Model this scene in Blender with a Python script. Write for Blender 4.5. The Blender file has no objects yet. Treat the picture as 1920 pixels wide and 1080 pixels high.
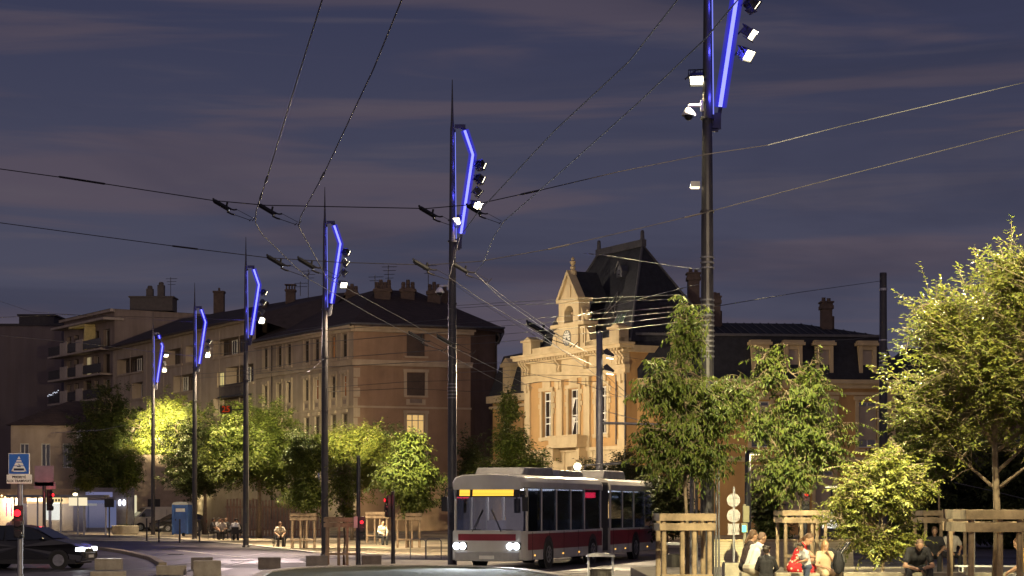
import bpy, math, random
import numpy as np
from mathutils import Vector, Matrix

S = bpy.context.scene
COL = S.collection
R = math.radians
FPX, CX, HY, EYE = 3700.0, 960.0, 950.0, 2.1      # focal length (photo pixels), centre column, horizon row, eye height


def G(y):                                          # the street climbs gently away from the viewer
    return 0.12 * min(1.0, max(0.0, (y - 70.0) / 60.0))


def P(px, py, d):
    return Vector(((px - CX) * d / FPX, d, EYE + (HY - py) * d / FPX))


def Z(py, d):
    return EYE + (HY - py) * d / FPX


def GP(px, py):                                    # point of the street seen at a pixel
    lo, hi = 20.0, 600.0
    for _ in range(50):
        m = (lo + hi) / 2
        if (EYE - G(m)) * FPX / m > py - HY:
            lo = m
        else:
            hi = m
    return Vector(((px - CX) * lo / FPX, lo, G(lo)))


# ------------------------------------------------------------------ materials
MATS = {}


def cracked(m, sc=.30):
    """Repaired patches, tar seams and polished wheel tracks for a street surface."""
    nt = m.node_tree
    b = nt.nodes['Principled BSDF']
    src = b.inputs['Base Color'].links[0].from_socket
    tc = nt.nodes.new('ShaderNodeTexCoord')
    vo = nt.nodes.new('ShaderNodeTexVoronoi')
    vo.feature = 'DISTANCE_TO_EDGE'
    vo.inputs['Scale'].default_value = sc
    nz = nt.nodes.new('ShaderNodeTexNoise')
    nz.inputs['Scale'].default_value = .9
    mx = nt.nodes.new('ShaderNodeMix')
    mx.data_type = 'RGBA'
    mx.inputs[0].default_value = .25
    nt.links.new(tc.outputs['Object'], nz.inputs['Vector'])
    nt.links.new(tc.outputs['Object'], mx.inputs[6])
    nt.links.new(nz.outputs['Color'], mx.inputs[7])
    nt.links.new(mx.outputs[2], vo.inputs['Vector'])
    cr = nt.nodes.new('ShaderNodeMapRange')
    cr.inputs[1].default_value, cr.inputs[2].default_value = .01, .035
    cr.inputs[3].default_value, cr.inputs[4].default_value = .38, 1.0
    nt.links.new(vo.outputs['Distance'], cr.inputs[0])
    v2 = nt.nodes.new('ShaderNodeTexVoronoi')
    v2.inputs['Scale'].default_value = sc * .7
    v2.distance = 'CHEBYCHEV'
    nt.links.new(tc.outputs['Object'], v2.inputs['Vector'])
    sp = nt.nodes.new('ShaderNodeSeparateColor')
    nt.links.new(v2.outputs['Color'], sp.inputs[0])
    pr = nt.nodes.new('ShaderNodeMapRange')
    pr.inputs[3].default_value, pr.inputs[4].default_value = .5, 1.4
    nt.links.new(sp.outputs[0], pr.inputs[0])
    mu = nt.nodes.new('ShaderNodeMath')
    mu.operation = 'MULTIPLY'
    nt.links.new(cr.outputs[0], mu.inputs[0])
    nt.links.new(pr.outputs[0], mu.inputs[1])
    vm = nt.nodes.new('ShaderNodeVectorMath')
    vm.operation = 'SCALE'
    nt.links.new(src, vm.inputs[0])
    nt.links.new(mu.outputs[0], vm.inputs['Scale'])
    nt.links.new(vm.outputs[0], b.inputs['Base Color'])
    rr = nt.nodes.new('ShaderNodeMapRange')
    rr.inputs[3].default_value, rr.inputs[4].default_value = .34, .72
    nt.links.new(sp.outputs[1], rr.inputs[0])
    nt.links.new(rr.outputs[0], b.inputs['Roughness'])
    return m


def M(name, col, rough=.7, metal=0.0, var=.18, scale=3.0, bump=0.0, bscale=40.0, emit=None, es=0.0, spec=.4, streak=0.0):
    if name in MATS:
        return MATS[name]
    m = bpy.data.materials.new(name)
    m.use_nodes = True
    nt = m.node_tree
    b = nt.nodes['Principled BSDF']
    b.inputs['Roughness'].default_value = rough
    b.inputs['Metallic'].default_value = metal
    b.inputs['Specular IOR Level'].default_value = spec
    tc = nt.nodes.new('ShaderNodeTexCoord')
    n = nt.nodes.new('ShaderNodeTexNoise')
    n.inputs['Scale'].default_value = scale
    n.inputs['Detail'].default_value = 6
    n.inputs['Roughness'].default_value = .65
    nt.links.new(tc.outputs['Object'], n.inputs['Vector'])
    r = nt.nodes.new('ShaderNodeValToRGB')
    r.color_ramp.elements[0].position = .3
    r.color_ramp.elements[1].position = .7
    r.color_ramp.elements[0].color = [max(0, c * (1 - var)) for c in col] + [1]
    r.color_ramp.elements[1].color = [min(1, c * (1 + var)) for c in col] + [1]
    nt.links.new(n.outputs['Fac'], r.inputs['Fac'])
    out = r.outputs['Color']
    if streak > 0:                                 # rain-washed dirt runs: a stain of its own shape
        mp = nt.nodes.new('ShaderNodeMapping')
        mp.inputs['Scale'].default_value = (.55, .55, .05)
        nt.links.new(tc.outputs['Object'], mp.inputs['Vector'])
        n2 = nt.nodes.new('ShaderNodeTexNoise')
        n2.inputs['Scale'].default_value = 2.2
        n2.inputs['Detail'].default_value = 8
        nt.links.new(mp.outputs['Vector'], n2.inputs['Vector'])
        r2 = nt.nodes.new('ShaderNodeValToRGB')
        r2.color_ramp.elements[0].position = .35
        r2.color_ramp.elements[1].position = .75
        v = 1 - streak * 1.1
        r2.color_ramp.elements[0].color = (v, v * .97, v * .93, 1)
        r2.color_ramp.elements[1].color = (1, 1, 1, 1)
        nt.links.new(n2.outputs['Fac'], r2.inputs['Fac'])
        mx = nt.nodes.new('ShaderNodeMix')
        mx.data_type = 'RGBA'
        mx.blend_type = 'MULTIPLY'
        mx.inputs[0].default_value = 1
        nt.links.new(out, mx.inputs[6])
        nt.links.new(r2.outputs['Color'], mx.inputs[7])
        out = mx.outputs[2]
    nt.links.new(out, b.inputs['Base Color'])
    if bump > 0:
        nb = nt.nodes.new('ShaderNodeTexNoise')
        nb.inputs['Scale'].default_value = bscale
        nb.inputs['Detail'].default_value = 5
        nt.links.new(tc.outputs['Object'], nb.inputs['Vector'])
        bp = nt.nodes.new('ShaderNodeBump')
        bp.inputs['Strength'].default_value = bump
        bp.inputs['Distance'].default_value = .02
        nt.links.new(nb.outputs['Fac'], bp.inputs['Height'])
        nt.links.new(bp.outputs['Normal'], b.inputs['Normal'])
    if emit:
        b.inputs['Emission Color'].default_value = (*emit, 1)
        b.inputs['Emission Strength'].default_value = es
    MATS[name] = m
    return m


def brickmat(name, col, mortar, bw, bh, var=.25, rough=.85, bump=.4, axis='XZ'):
    if name in MATS:
        return MATS[name]
    m = M(name, col, rough)
    nt = m.node_tree
    b = nt.nodes['Principled BSDF']
    tc = nt.nodes.new('ShaderNodeTexCoord')
    sp = nt.nodes.new('ShaderNodeSeparateXYZ')
    cb = nt.nodes.new('ShaderNodeCombineXYZ')
    nt.links.new(tc.outputs['Object'], sp.inputs[0])
    ad = nt.nodes.new('ShaderNodeMath')
    nt.links.new(sp.outputs['X'], ad.inputs[0])
    nt.links.new(sp.outputs['Y'], ad.inputs[1])
    nt.links.new(ad.outputs[0], cb.inputs[0])
    nt.links.new(sp.outputs['Z' if axis == 'XZ' else 'Y'], cb.inputs[1])
    br = nt.nodes.new('ShaderNodeTexBrick')
    br.inputs['Scale'].default_value = 1
    br.inputs['Brick Width'].default_value = bw
    br.inputs['Row Height'].default_value = bh
    br.inputs['Mortar Size'].default_value = bh * .06
    br.inputs['Color1'].default_value = [c * (1 - var) for c in col] + [1]
    br.inputs['Color2'].default_value = [c * (1 + var) for c in col] + [1]
    br.inputs['Mortar'].default_value = [*mortar, 1]
    nt.links.new(cb.outputs[0], br.inputs['Vector'])
    nt.links.new(br.outputs['Color'], b.inputs['Base Color'])
    bp = nt.nodes.new('ShaderNodeBump')
    bp.inputs['Strength'].default_value = bump
    bp.inputs['Distance'].default_value = .02
    nt.links.new(br.outputs['Fac'], bp.inputs['Height'])
    bp.invert = True
    nt.links.new(bp.outputs['Normal'], b.inputs['Normal'])
    return m


def EM(name, col, s):                              # something that gives off light
    if name in MATS:
        return MATS[name]
    m = bpy.data.materials.new(name)
    m.use_nodes = True
    nt = m.node_tree
    nt.nodes.clear()
    e = nt.nodes.new('ShaderNodeEmission')
    e.inputs[0].default_value = (*col, 1)
    e.inputs[1].default_value = s
    o = nt.nodes.new('ShaderNodeOutputMaterial')
    nt.links.new(e.outputs[0], o.inputs[0])
    MATS[name] = m
    return m


def halo_mat(name, col, s, clear):  # see-through emission for a painted halo of light
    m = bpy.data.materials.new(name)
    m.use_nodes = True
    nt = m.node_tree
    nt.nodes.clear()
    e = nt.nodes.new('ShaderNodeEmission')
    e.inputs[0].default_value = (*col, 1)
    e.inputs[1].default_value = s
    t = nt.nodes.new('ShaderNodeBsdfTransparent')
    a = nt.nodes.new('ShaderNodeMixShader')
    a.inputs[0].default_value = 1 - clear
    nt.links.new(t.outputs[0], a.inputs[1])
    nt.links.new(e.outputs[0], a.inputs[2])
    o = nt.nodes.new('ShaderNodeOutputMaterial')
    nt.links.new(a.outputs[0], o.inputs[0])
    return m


def leafmat(name, col, trans=.35, rough=.45):
    if name in MATS:
        return MATS[name]
    m = bpy.data.materials.new(name)
    m.use_nodes = True
    nt = m.node_tree
    b = nt.nodes['Principled BSDF']
    b.inputs['Roughness'].default_value = rough
    b.inputs['Specular IOR Level'].default_value = .22
    ge = nt.nodes.new('ShaderNodeNewGeometry')
    r = nt.nodes.new('ShaderNodeValToRGB')
    r.color_ramp.elements[0].color = (col[0] * .6, col[1] * .68, col[2] * .7, 1)
    r.color_ramp.elements[1].color = (col[0] * 1.5, col[1] * 1.3, col[2] * 1.15, 1)
    nt.links.new(ge.outputs['Random Per Island'], r.inputs['Fac'])
    nt.links.new(r.outputs['Color'], b.inputs['Base Color'])
    t = nt.nodes.new('ShaderNodeBsdfTranslucent')
    nt.links.new(r.outputs['Color'], t.inputs['Color'])
    mx = nt.nodes.new('ShaderNodeMixShader')
    mx.inputs[0].default_value = trans
    nt.links.new(b.outputs[0], mx.inputs[1])
    nt.links.new(t.outputs[0], mx.inputs[2])
    nt.links.new(mx.outputs[0], nt.nodes['Material Output'].inputs[0])
    MATS[name] = m
    return m


# ------------------------------------------------------------------ mesh builder
class MB:
    def __init__(s):
        s.v, s.f = [], []

    def add(s, v, f):
        o = len(s.v)
        s.v += [tuple(x) for x in v]
        s.f += [tuple(i + o for i in q) for q in f]
        return s

    def box(s, x0, x1, y0, y1, z0, z1, mat=None):
        v = [Vector(p) for p in ((x0, y0, z0), (x1, y0, z0), (x1, y1, z0), (x0, y1, z0), (x0, y0, z1), (x1, y0, z1), (x1, y1, z1), (x0, y1, z1))]
        if mat is not None:
            v = [mat @ p for p in v]
        return s.add(v, [(0, 3, 2, 1), (4, 5, 6, 7), (0, 1, 5, 4), (1, 2, 6, 5), (2, 3, 7, 6), (3, 0, 4, 7)])

    def quad(s, a, b, c, d):
        return s.add([a, b, c, d], [(0, 1, 2, 3)])

    def tube(s, pts, r, n=6, cap=True):
        pts = [Vector(p) for p in pts]
        rs = r if isinstance(r, (list, tuple)) else [r] * len(pts)
        vs, fs = [], []
        pa = None
        for i, p in enumerate(pts):
            t = (pts[min(i + 1, len(pts) - 1)] - pts[max(i - 1, 0)])
            t = t.normalized() if t.length > 1e-9 else Vector((0, 0, 1))
            if pa is None:
                a = t.cross(Vector((0, 0, 1)))
                if a.length < .05:
                    a = t.cross(Vector((1, 0, 0)))
            else:
                a = pa - t * pa.dot(t)
            a.normalize()
            pa = a
            b = t.cross(a)
            for k in range(n):
                w = 2 * math.pi * k / n
                vs.append(p + (a * math.cos(w) + b * math.sin(w)) * rs[i])
        for i in range(len(pts) - 1):
            for k in range(n):
                k2 = (k + 1) % n
                fs.append((i * n + k, i * n + k2, (i + 1) * n + k2, (i + 1) * n + k))
        if cap:
            fs.append(tuple(range(n - 1, -1, -1)))
            fs.append(tuple((len(pts) - 1) * n + k for k in range(n)))
        return s.add(vs, fs)

    def lathe(s, prof, c=(0, 0, 0), n=16, axis='Z'):
        c = Vector(c)
        vs, fs = [], []
        for (r, h) in prof:
            for k in range(n):
                w = 2 * math.pi * k / n
                q = (r * math.cos(w), r * math.sin(w), h)
                if axis == 'Y':
                    q = (q[0], q[2], q[1])
                elif axis == 'X':
                    q = (q[2], q[0], q[1])
                vs.append(c + Vector(q))
        for i in range(len(prof) - 1):
            for k in range(n):
                k2 = (k + 1) % n
                fs.append((i * n + k, i * n + k2, (i + 1) * n + k2, (i + 1) * n + k))
        fs.append(tuple(range(n - 1, -1, -1)))
        fs.append(tuple((len(prof) - 1) * n + k for k in range(n)))
        return s.add(vs, fs)

    def prism(s, poly, y0, y1, T=None):            # polygon in x,z pushed along y
        n = len(poly)
        v = [Vector((p[0], y0, p[1])) for p in poly] + [Vector((p[0], y1, p[1])) for p in poly]
        if T is not None:
            v = [T @ p for p in v]
        f = [tuple(range(n)), tuple(range(2 * n - 1, n - 1, -1))]
        for i in range(n):
            j = (i + 1) % n
            f.append((i, i + n, j + n, j))
        return s.add(v, f)

    def ball(s, c, r, n=10, m=7):
        c = Vector(c)
        r = Vector(r) if not isinstance(r, (int, float)) else Vector((r, r, r))
        vs, fs = [], []
        for i in range(m + 1):
            ph = math.pi * i / m
            for k in range(n):
                w = 2 * math.pi * k / n
                vs.append(c + Vector((r.x * math.sin(ph) * math.cos(w), r.y * math.sin(ph) * math.sin(w), r.z * math.cos(ph))))
        for i in range(m):
            for k in range(n):
                k2 = (k + 1) % n
                fs.append((i * n + k, (i + 1) * n + k, (i + 1) * n + k2, i * n + k2))
        return s.add(vs, fs)

    def xf(s, T):
        s.v = [tuple(T @ Vector(p)) for p in s.v]
        return s

    def build(s, name, mat, parent=None, smooth=False, bev=0, world=False):
        me = bpy.data.meshes.new(name)
        v = s.v
        if world and parent is not None:
            o = parent.location
            v = [(p[0] - o.x, p[1] - o.y, p[2] - o.z) for p in v]
        me.from_pydata(v, [], s.f)
        me.validate()
        for m in (mat if isinstance(mat, (list, tuple)) else [mat]):
            me.materials.append(m)
        if smooth:
            me.polygons.foreach_set('use_smooth', [True] * len(me.polygons))
        ob = bpy.data.objects.new(name, me)
        COL.objects.link(ob)
        if parent is not None:
            ob.parent = parent
        if bev:
            b = ob.modifiers.new('edge', 'BEVEL')
            b.width = bev
            b.segments = 2
            b.limit_method = 'ANGLE'
        return ob


def tag(o, label=None, cat=None, group=None, kind=None):
    if label:
        o['label'] = label
    if cat:
        o['category'] = cat
    if group:
        o['group'] = group
    if kind:
        o['kind'] = kind
    return o


def thing(name, label, cat, loc=(0, 0, 0), rz=0.0, group=None):
    o = bpy.data.objects.new(name, None)
    COL.objects.link(o)
    o.location = loc
    o.rotation_euler = (0, 0, rz)
    o.empty_display_size = .2
    return tag(o, label, cat, group)


def dup(o, loc, rz=None, label=None, scale=None):
    def cp(q, par):
        c = q.copy()
        COL.objects.link(c)
        c.parent = par
        for ch in list(q.children):
            cp(ch, c)
        return c
    r = cp(o, None)
    r.location = loc
    if rz is not None:
        r.rotation_euler = (0, 0, rz)
    if label:
        r['label'] = label
    if scale:
        r.scale = (scale,) * 3
    return r


def text(s, size, mat, parent, loc, rot, name='lettering', ext=.004, sx=1.0):
    c = bpy.data.curves.new(name, 'FONT')
    c.body = s
    c.size = size
    c.align_x = 'CENTER'
    c.align_y = 'CENTER'
    c.extrude = ext
    c.offset = size * .018
    c.materials.append(mat)
    o = bpy.data.objects.new(name, c)
    COL.objects.link(o)
    o.parent = parent
    o.location = loc
    o.rotation_euler = rot
    me = bpy.data.meshes.new_from_object(o.evaluated_get(bpy.context.evaluated_depsgraph_get()))
    me.materials.clear()
    me.materials.append(mat)
    bpy.data.objects.remove(o)
    m = bpy.data.objects.new(name, me)
    COL.objects.link(m)
    m.parent = parent
    m.location = loc
    m.rotation_euler = rot
    return m


class Face:
    """A facade: o = left end (as seen from outside), d = unit vector to the viewer's right, n = inward."""
    def __init__(s, o, d, off=(0, 0)):
        s.o = Vector((o[0] - off[0], o[1] - off[1], 0))
        dv = Vector((d[0], d[1], 0)).normalized()
        s.d, s.n = dv, Vector((-dv.y, dv.x, 0))
        s.T = Matrix(((s.d.x, s.n.x, 0, s.o.x), (s.d.y, s.n.y, 0, s.o.y), (0, 0, 1, 0), (0, 0, 0, 1)))

    def wall(s, mb, u0, u1, z0, z1, holes=(), depth=.3, v=0.0):
        us = sorted({u0, u1, *[h[0] for h in holes], *[h[1] for h in holes]})
        zs = sorted({z0, z1, *[h[2] for h in holes], *[h[3] for h in holes]})
        q = lambda u, vv, z: s.T @ Vector((u, vv, z))
        for a, b in zip(us, us[1:]):
            for c, e in zip(zs, zs[1:]):
                um, zm = (a + b) / 2, (c + e) / 2
                if any(h[0] < um < h[1] and h[2] < zm < h[3] for h in holes):
                    continue
                mb.quad(q(a, v, c), q(b, v, c), q(b, v, e), q(a, v, e))
        for (a, b, c, e) in [h[:4] for h in holes]:
            D = v + depth
            mb.quad(q(a, v, c), q(a, D, c), q(b, D, c), q(b, v, c))
            mb.quad(q(a, v, e), q(b, v, e), q(b, D, e), q(a, D, e))
            mb.quad(q(a, v, c), q(a, v, e), q(a, D, e), q(a, D, c))
            mb.quad(q(b, v, c), q(b, D, c), q(b, D, e), q(b, v, e))

    def box(s, mb, u0, u1, v0, v1, z0, z1):
        return mb.box(u0, u1, v0, v1, z0, z1, s.T)


def window(F, par, u0, u1, z0, z1, v, frame, glass, nx=2, zbars=(), ft=.07):
    """One window: the frame is the part, its panes the sub-part."""
    b = MB()
    F.box(b, u0, u0 + ft, v - .05, v + .05, z0, z1)
    F.box(b, u1 - ft, u1, v - .05, v + .05, z0, z1)
    F.box(b, u0 + ft, u1 - ft, v - .05, v + .05, z0, z0 + ft)
    F.box(b, u0 + ft, u1 - ft, v - .05, v + .05, z1 - ft, z1)
    for k in range(1, nx):
        c = u0 + (u1 - u0) * k / nx
        F.box(b, c - ft * .5, c + ft * .5, v - .045, v + .045, z0 + ft, z1 - ft)
    for zb in zbars:
        F.box(b, u0 + ft, u1 - ft, v - .04, v + .04, z0 + (z1 - z0) * zb - ft * .4, z0 + (z1 - z0) * zb + ft * .4)
    w = b.build('window', frame, par)
    g = MB()
    F.box(g, u0 + ft * .5, u1 - ft * .5, v - .008, v + .008, z0 + ft * .5, z1 - ft * .5)
    g.build('pane', glass, w)
    return w


# ------------------------------------------------------------------ trees
def leaf_mesh(name, pos, d, n, L, W, mat, parent, fold=.18):
    d = d / np.linalg.norm(d, axis=1, keepdims=True)
    s = np.cross(d, n)
    s /= np.linalg.norm(s, axis=1, keepdims=True) + 1e-9
    n2 = np.cross(s, d)
    L = L[:, None]
    W = W[:, None]
    k = len(pos)
    V = np.empty((k, 6, 3))
    V[:, 0] = pos
    V[:, 1] = pos + d * L * .38 + s * W * .5 + n2 * W * fold
    V[:, 2] = pos + d * L * .75 + s * W * .32 + n2 * W * fold * .5 - n2 * L * .04
    V[:, 3] = pos + d * L - n2 * L * .12
    V[:, 4] = pos + d * L * .75 - s * W * .32 + n2 * W * fold * .5 - n2 * L * .04
    V[:, 5] = pos + d * L * .38 - s * W * .5 + n2 * W * fold
    idx = (np.arange(k) * 6)[:, None] + np.array([[0, 1, 2, 3, 4, 5]])
    me = bpy.data.meshes.new(name)
    tri = np.concatenate([idx[:, [0, 1, 2, 3]], idx[:, [0, 3, 4, 5]]])
    me.vertices.add(k * 6)
    me.vertices.foreach_set('co', V.reshape(-1))
    nq = len(tri)
    me.loops.add(nq * 4)
    me.loops.foreach_set('vertex_index', tri.reshape(-1).astype(np.int32))
    me.polygons.add(nq)
    me.polygons.foreach_set('loop_start', np.arange(0, nq * 4, 4, dtype=np.int32))
    me.update(calc_edges=True)
    me.materials.append(mat)
    o = bpy.data.objects.new(name, me)
    COL.objects.link(o)
    o.parent = parent
    return o


def tree(name, label, base, ells, ntw, twl, leaf, seed, mat, bark, tr=.06, per=12, droop=.3, up=.35, group=None, cat='tree', lean=0.0, fork=None, hang=.35, lump=.3, stems=None):
    """base = foot; ells = crown lobes (dx, dy, z, rx, ry, rz, weight) relative to the foot."""
    far = base[1] > 80                                  # seen small: finer, closer-set leaves
    leaf = (leaf[0] * .95, leaf[1] * 1.05) if far else (leaf[0] * 1.02, leaf[1] * 1.08)
    lump = lump + .22 if far else lump
    per = int(per * 2.6) if far else per
    ntw = int(ntw * 1.15) if far else int(ntw * 1.5)
    rg = np.random.default_rng(seed)
    t = thing(name, label, cat, base, 0, group)
    w = np.array([e[6] for e in ells], float)
    w /= w.sum()
    zt = max(e[2] + e[5] * .35 for e in ells)
    zb = min(e[2] - e[5] * .8 for e in ells)
    top = np.array([lean, 0, zt])
    fz = fork if fork else max(zb, .3)
    tm = MB()
    spine = [np.array([lean * (k / 8) ** 2 + .03 * math.sin(seed + k * 1.7) * (k > 0), .03 * math.cos(seed * 2 + k * 2.1) * (k > 0), zt * k / 8]) for k in range(9)]
    tm.tube(spine, [tr * (1.25 if k == 0 else 1.0) * (1 - .93 * k / 8) for k in range(9)], 8)
    at = lambda z: np.array([np.interp(z, [p[2] for p in spine], [p[a] for p in spine]) for a in range(3)])
    # limbs
    limbs = []
    nl = 9 + 4 * len(ells)
    for k in range(nl):
        e = ells[rg.choice(len(ells), p=w)]
        a = rg.uniform(0, 2 * math.pi)
        q = np.array([e[0] + e[3] * .6 * math.cos(a), e[1] + e[4] * .6 * math.sin(a), e[2] + e[5] * rg.uniform(-.5, .65)])
        s0 = at(min(zt * .9, max(fz, q[2] - np.hypot(q[0] - at(q[2])[0], q[1]) * rg.uniform(.7, 1.4))))
        mid = (s0 + q) / 2 + np.array([0, 0, -.06 * np.linalg.norm(q - s0)])
        limbs.append((s0, mid, q))
        r0 = tr * .42
        tm.tube([s0, mid, q], [r0, r0 * .6, r0 * .22], 5)
    L0, L1, L2 = (np.array([l[k] for l in limbs]) for k in range(3))
    lp = np.concatenate([L0 * .3 + L1 * .7, L1, (L1 + L2) / 2, L2])
    # lumps: the outline swells and shrinks with direction
    ph = rg.uniform(0, 6.28, (6, 3))
    fr = rg.integers(2, 6, (6, 2))
    pos, dr, nr, LL, WW = [], [], [], [], []
    ell_c = rg.choice(len(ells), ntw, p=w)
    for i in range(ntw):
        e = ells[ell_c[i]]
        u = rg.normal(size=3)
        u /= np.linalg.norm(u)
        az, elv = math.atan2(u[1], u[0]), math.asin(max(-1, min(1, u[2])))
        bump = 1 + lump * sum(math.sin(fr[k][0] * az + ph[k][0]) * math.cos(fr[k][1] * elv + ph[k][1]) for k in range(6)) / 2.4
        rho = rg.uniform(.05, 1) ** .42 * bump
        tip = np.array([e[0], e[1], e[2]]) + u * rho * np.array([e[3], e[4], e[5]])
        out = u * np.array([1, 1, .6]) + np.array([0, 0, up]) + rg.normal(size=3) * .28
        out /= np.linalg.norm(out)
        ln = twl * rg.uniform(.6, 1.35)
        if rho > .95 * bump and rg.random() < .35:
            ln *= 1.5
            tip = tip + out * ln * .35
        st = tip - out * ln
        j = np.argmin(((lp - st) ** 2).sum(1))
        dn = np.array([0, 0, -droop * ln])
        pts = [st + out * ln * q + dn * q * q for q in (0, .35, .7, 1)]
        if i % 2 == 0:
            tm.tube([lp[j], (lp[j] + st) / 2 + np.array([0, 0, .03]), st], [.012, .009, .006], 3, False)
        tm.tube(pts, [.006, .005, .004, .002], 3, False)
        k = max(3, int(per * ln / twl))
        q = np.linspace(.08, 1, k)[:, None]
        pp = st + out * ln * q + dn * q * q + rg.normal(size=(k, 3)) * (.10 if far else .008)
        tang = out * ln + 2 * dn * q
        tang /= np.linalg.norm(tang, axis=1, keepdims=True)
        side = np.cross(tang, [0, 0, 1.0])
        side /= np.linalg.norm(side, axis=1, keepdims=True) + 1e-6
        sg = np.where(np.arange(k) % 2 == 0, 1, -1)[:, None]
        d = tang * .55 + side * sg * .75 + np.array([0, 0, -hang]) + rg.normal(size=(k, 3)) * .22
        n = np.array([0, 0, 1.0]) + rg.normal(size=(k, 3)) * .34 + out * .25
        pos.append(pp)
        dr.append(d)
        nr.append(n)
        LL.append(leaf[0] * rg.uniform(.7, 1.2, k))
        WW.append(leaf[1] * rg.uniform(.75, 1.2, k))
    tm.build('trunk', bark, t, smooth=True)
    leaf_mesh('crown', np.concatenate(pos), np.concatenate(dr), np.concatenate(nr), np.concatenate(LL), np.concatenate(WW), mat, t)
    return t
# ------------------------------------------------------------------ camera, sky
cd = bpy.data.cameras.new('camera')
cam = bpy.data.objects.new('camera', cd)
COL.objects.link(cam)
cam.location = (0, 0, EYE)
cam.rotation_euler = (R(90), 0, 0)
cd.lens = FPX / 1920 * 36
cd.shift_y = (HY - 540) / 1920
cd.clip_start, cd.clip_end = .5, 4000
S.camera = cam
S.view_settings.view_transform = 'Standard'
S.view_settings.look = 'None'
S.view_settings.exposure = 0
S.view_settings.gamma = 1
S.cycles.use_denoising = True
S.cycles.max_bounces = 6
S.cycles.transparent_max_bounces = 16
S.cycles.sample_clamp_indirect = 4
S.cycles.caustics_reflective = False
S.cycles.caustics_refractive = False

W = bpy.data.worlds.new('World')
S.world = W
W.use_nodes = True
nt = W.node_tree
nt.nodes.clear()
N = lambda t: nt.nodes.new(t)
LK = nt.links.new
sky = N('ShaderNodeTexSky')
sky.sky_type = 'NISHITA'
sky.sun_disc = False
SUN_EL, SUN_RZ = R(-2.5), R(-65)
sky.sun_elevation = SUN_EL
sky.sun_rotation = SUN_RZ
sky.altitude = 200
sky.dust_density = 2.5
tc = N('ShaderNodeTexCoord')
sp = N('ShaderNodeSeparateXYZ')
LK(tc.outputs['Generated'], sp.inputs[0])


def cloud(rot, sc, detail, lo, hi, dist=1.2):
    mp = N('ShaderNodeMapping')
    mp.inputs['Rotation'].default_value = (0, R(rot), 0)
    mp.inputs['Scale'].default_value = sc
    LK(tc.outputs['Generated'], mp.inputs['Vector'])
    nz = N('ShaderNodeTexNoise')
    nz.inputs['Scale'].default_value = 1
    nz.inputs['Detail'].default_value = detail
    nz.inputs['Roughness'].default_value = .52
    nz.inputs['Distortion'].default_value = dist
    LK(mp.outputs['Vector'], nz.inputs['Vector'])
    mr = N('ShaderNodeMapRange')
    mr.interpolation_type = 'SMOOTHSTEP'
    mr.inputs[1].default_value = lo
    mr.inputs[2].default_value = hi
    LK(nz.outputs['Fac'], mr.inputs[0])
    return mr.outputs[0]


def mixc(f, a, b):
    m = N('ShaderNodeMix')
    m.data_type = 'RGBA'
    for k, v in ((0, f), (6, a), (7, b)):
        if isinstance(v, (int, float)):
            m.inputs[k].default_value = v
        elif isinstance(v, tuple):
            m.inputs[k].default_value = (*v, 1)
        else:
            LK(v, m.inputs[k])
    return m.outputs[2]


# the last blue of the evening, over thin cloud bands that hold a trace of mauve town glow
el = N('ShaderNodeMapRange')
el.inputs[1].default_value = 0.0
el.inputs[2].default_value = 0.27
LK(sp.outputs['Z'], el.inputs[0])
blue = mixc(el.outputs[0], (.088, .087, .126), (.030, .034, .077))
nish = N('ShaderNodeMix')
nish.data_type = 'RGBA'
nish.blend_type = 'ADD'
nish.inputs[0].default_value = .03
LK(blue, nish.inputs[6])
LK(sky.outputs[0], nish.inputs[7])
cl = mixc(el.outputs[0], (.118, .095, .119), (.068, .058, .090))
c1 = cloud(4, (3.0, 3.0, 36), 5, .46, .61, .7)
s1 = mixc(c1, nish.outputs[2], cl)
c2 = cloud(3, (5.0, 5.0, 66), 6, .5, .78, .6)
c2f = N('ShaderNodeMath')
c2f.operation = 'MULTIPLY'
c2f.inputs[1].default_value = .6
LK(c2, c2f.inputs[0])
s2 = mixc(c2f.outputs[0], s1, (.104, .088, .112))
c3 = cloud(3, (2.4, 2.4, 15), 5, .46, .68, .8)
c3f = N('ShaderNodeMath')
c3f.operation = 'MULTIPLY'
c3f.inputs[1].default_value = .5
LK(c3, c3f.inputs[0])
s3 = mixc(c3f.outputs[0], s2, (.030, .033, .062))
# the afterglow of the sunset, low in the sky behind the viewer
gl = N('ShaderNodeMapRange')
gl.interpolation_type = 'SMOOTHSTEP'
gl.inputs[1].default_value, gl.inputs[2].default_value = .05, -1.0
LK(sp.outputs['Y'], gl.inputs[0])
gz = N('ShaderNodeMapRange')
gz.inputs[1].default_value, gz.inputs[2].default_value = .75, 0.0
LK(sp.outputs['Z'], gz.inputs[0])
gm = N('ShaderNodeMath')
gm.operation = 'MULTIPLY'
LK(gl.outputs[0], gm.inputs[0])
LK(gz.outputs[0], gm.inputs[1])
s3 = mixc(gm.outputs[0], s3, (.54, .43, .44))
bg = N('ShaderNodeBackground')
bg.inputs[1].default_value = 1.0
LK(s3, bg.inputs[0])
wo = N('ShaderNodeOutputWorld')
LK(bg.outputs[0], wo.inputs[0])

sl = bpy.data.lights.new('sun', 'SUN')
sl.energy = .03
sl.angle = R(25)
sl.color = (1, .8, .7)
so = bpy.data.objects.new('sun', sl)
COL.objects.link(so)
so.rotation_euler = (R(84), 0, R(180) - SUN_RZ)

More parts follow.
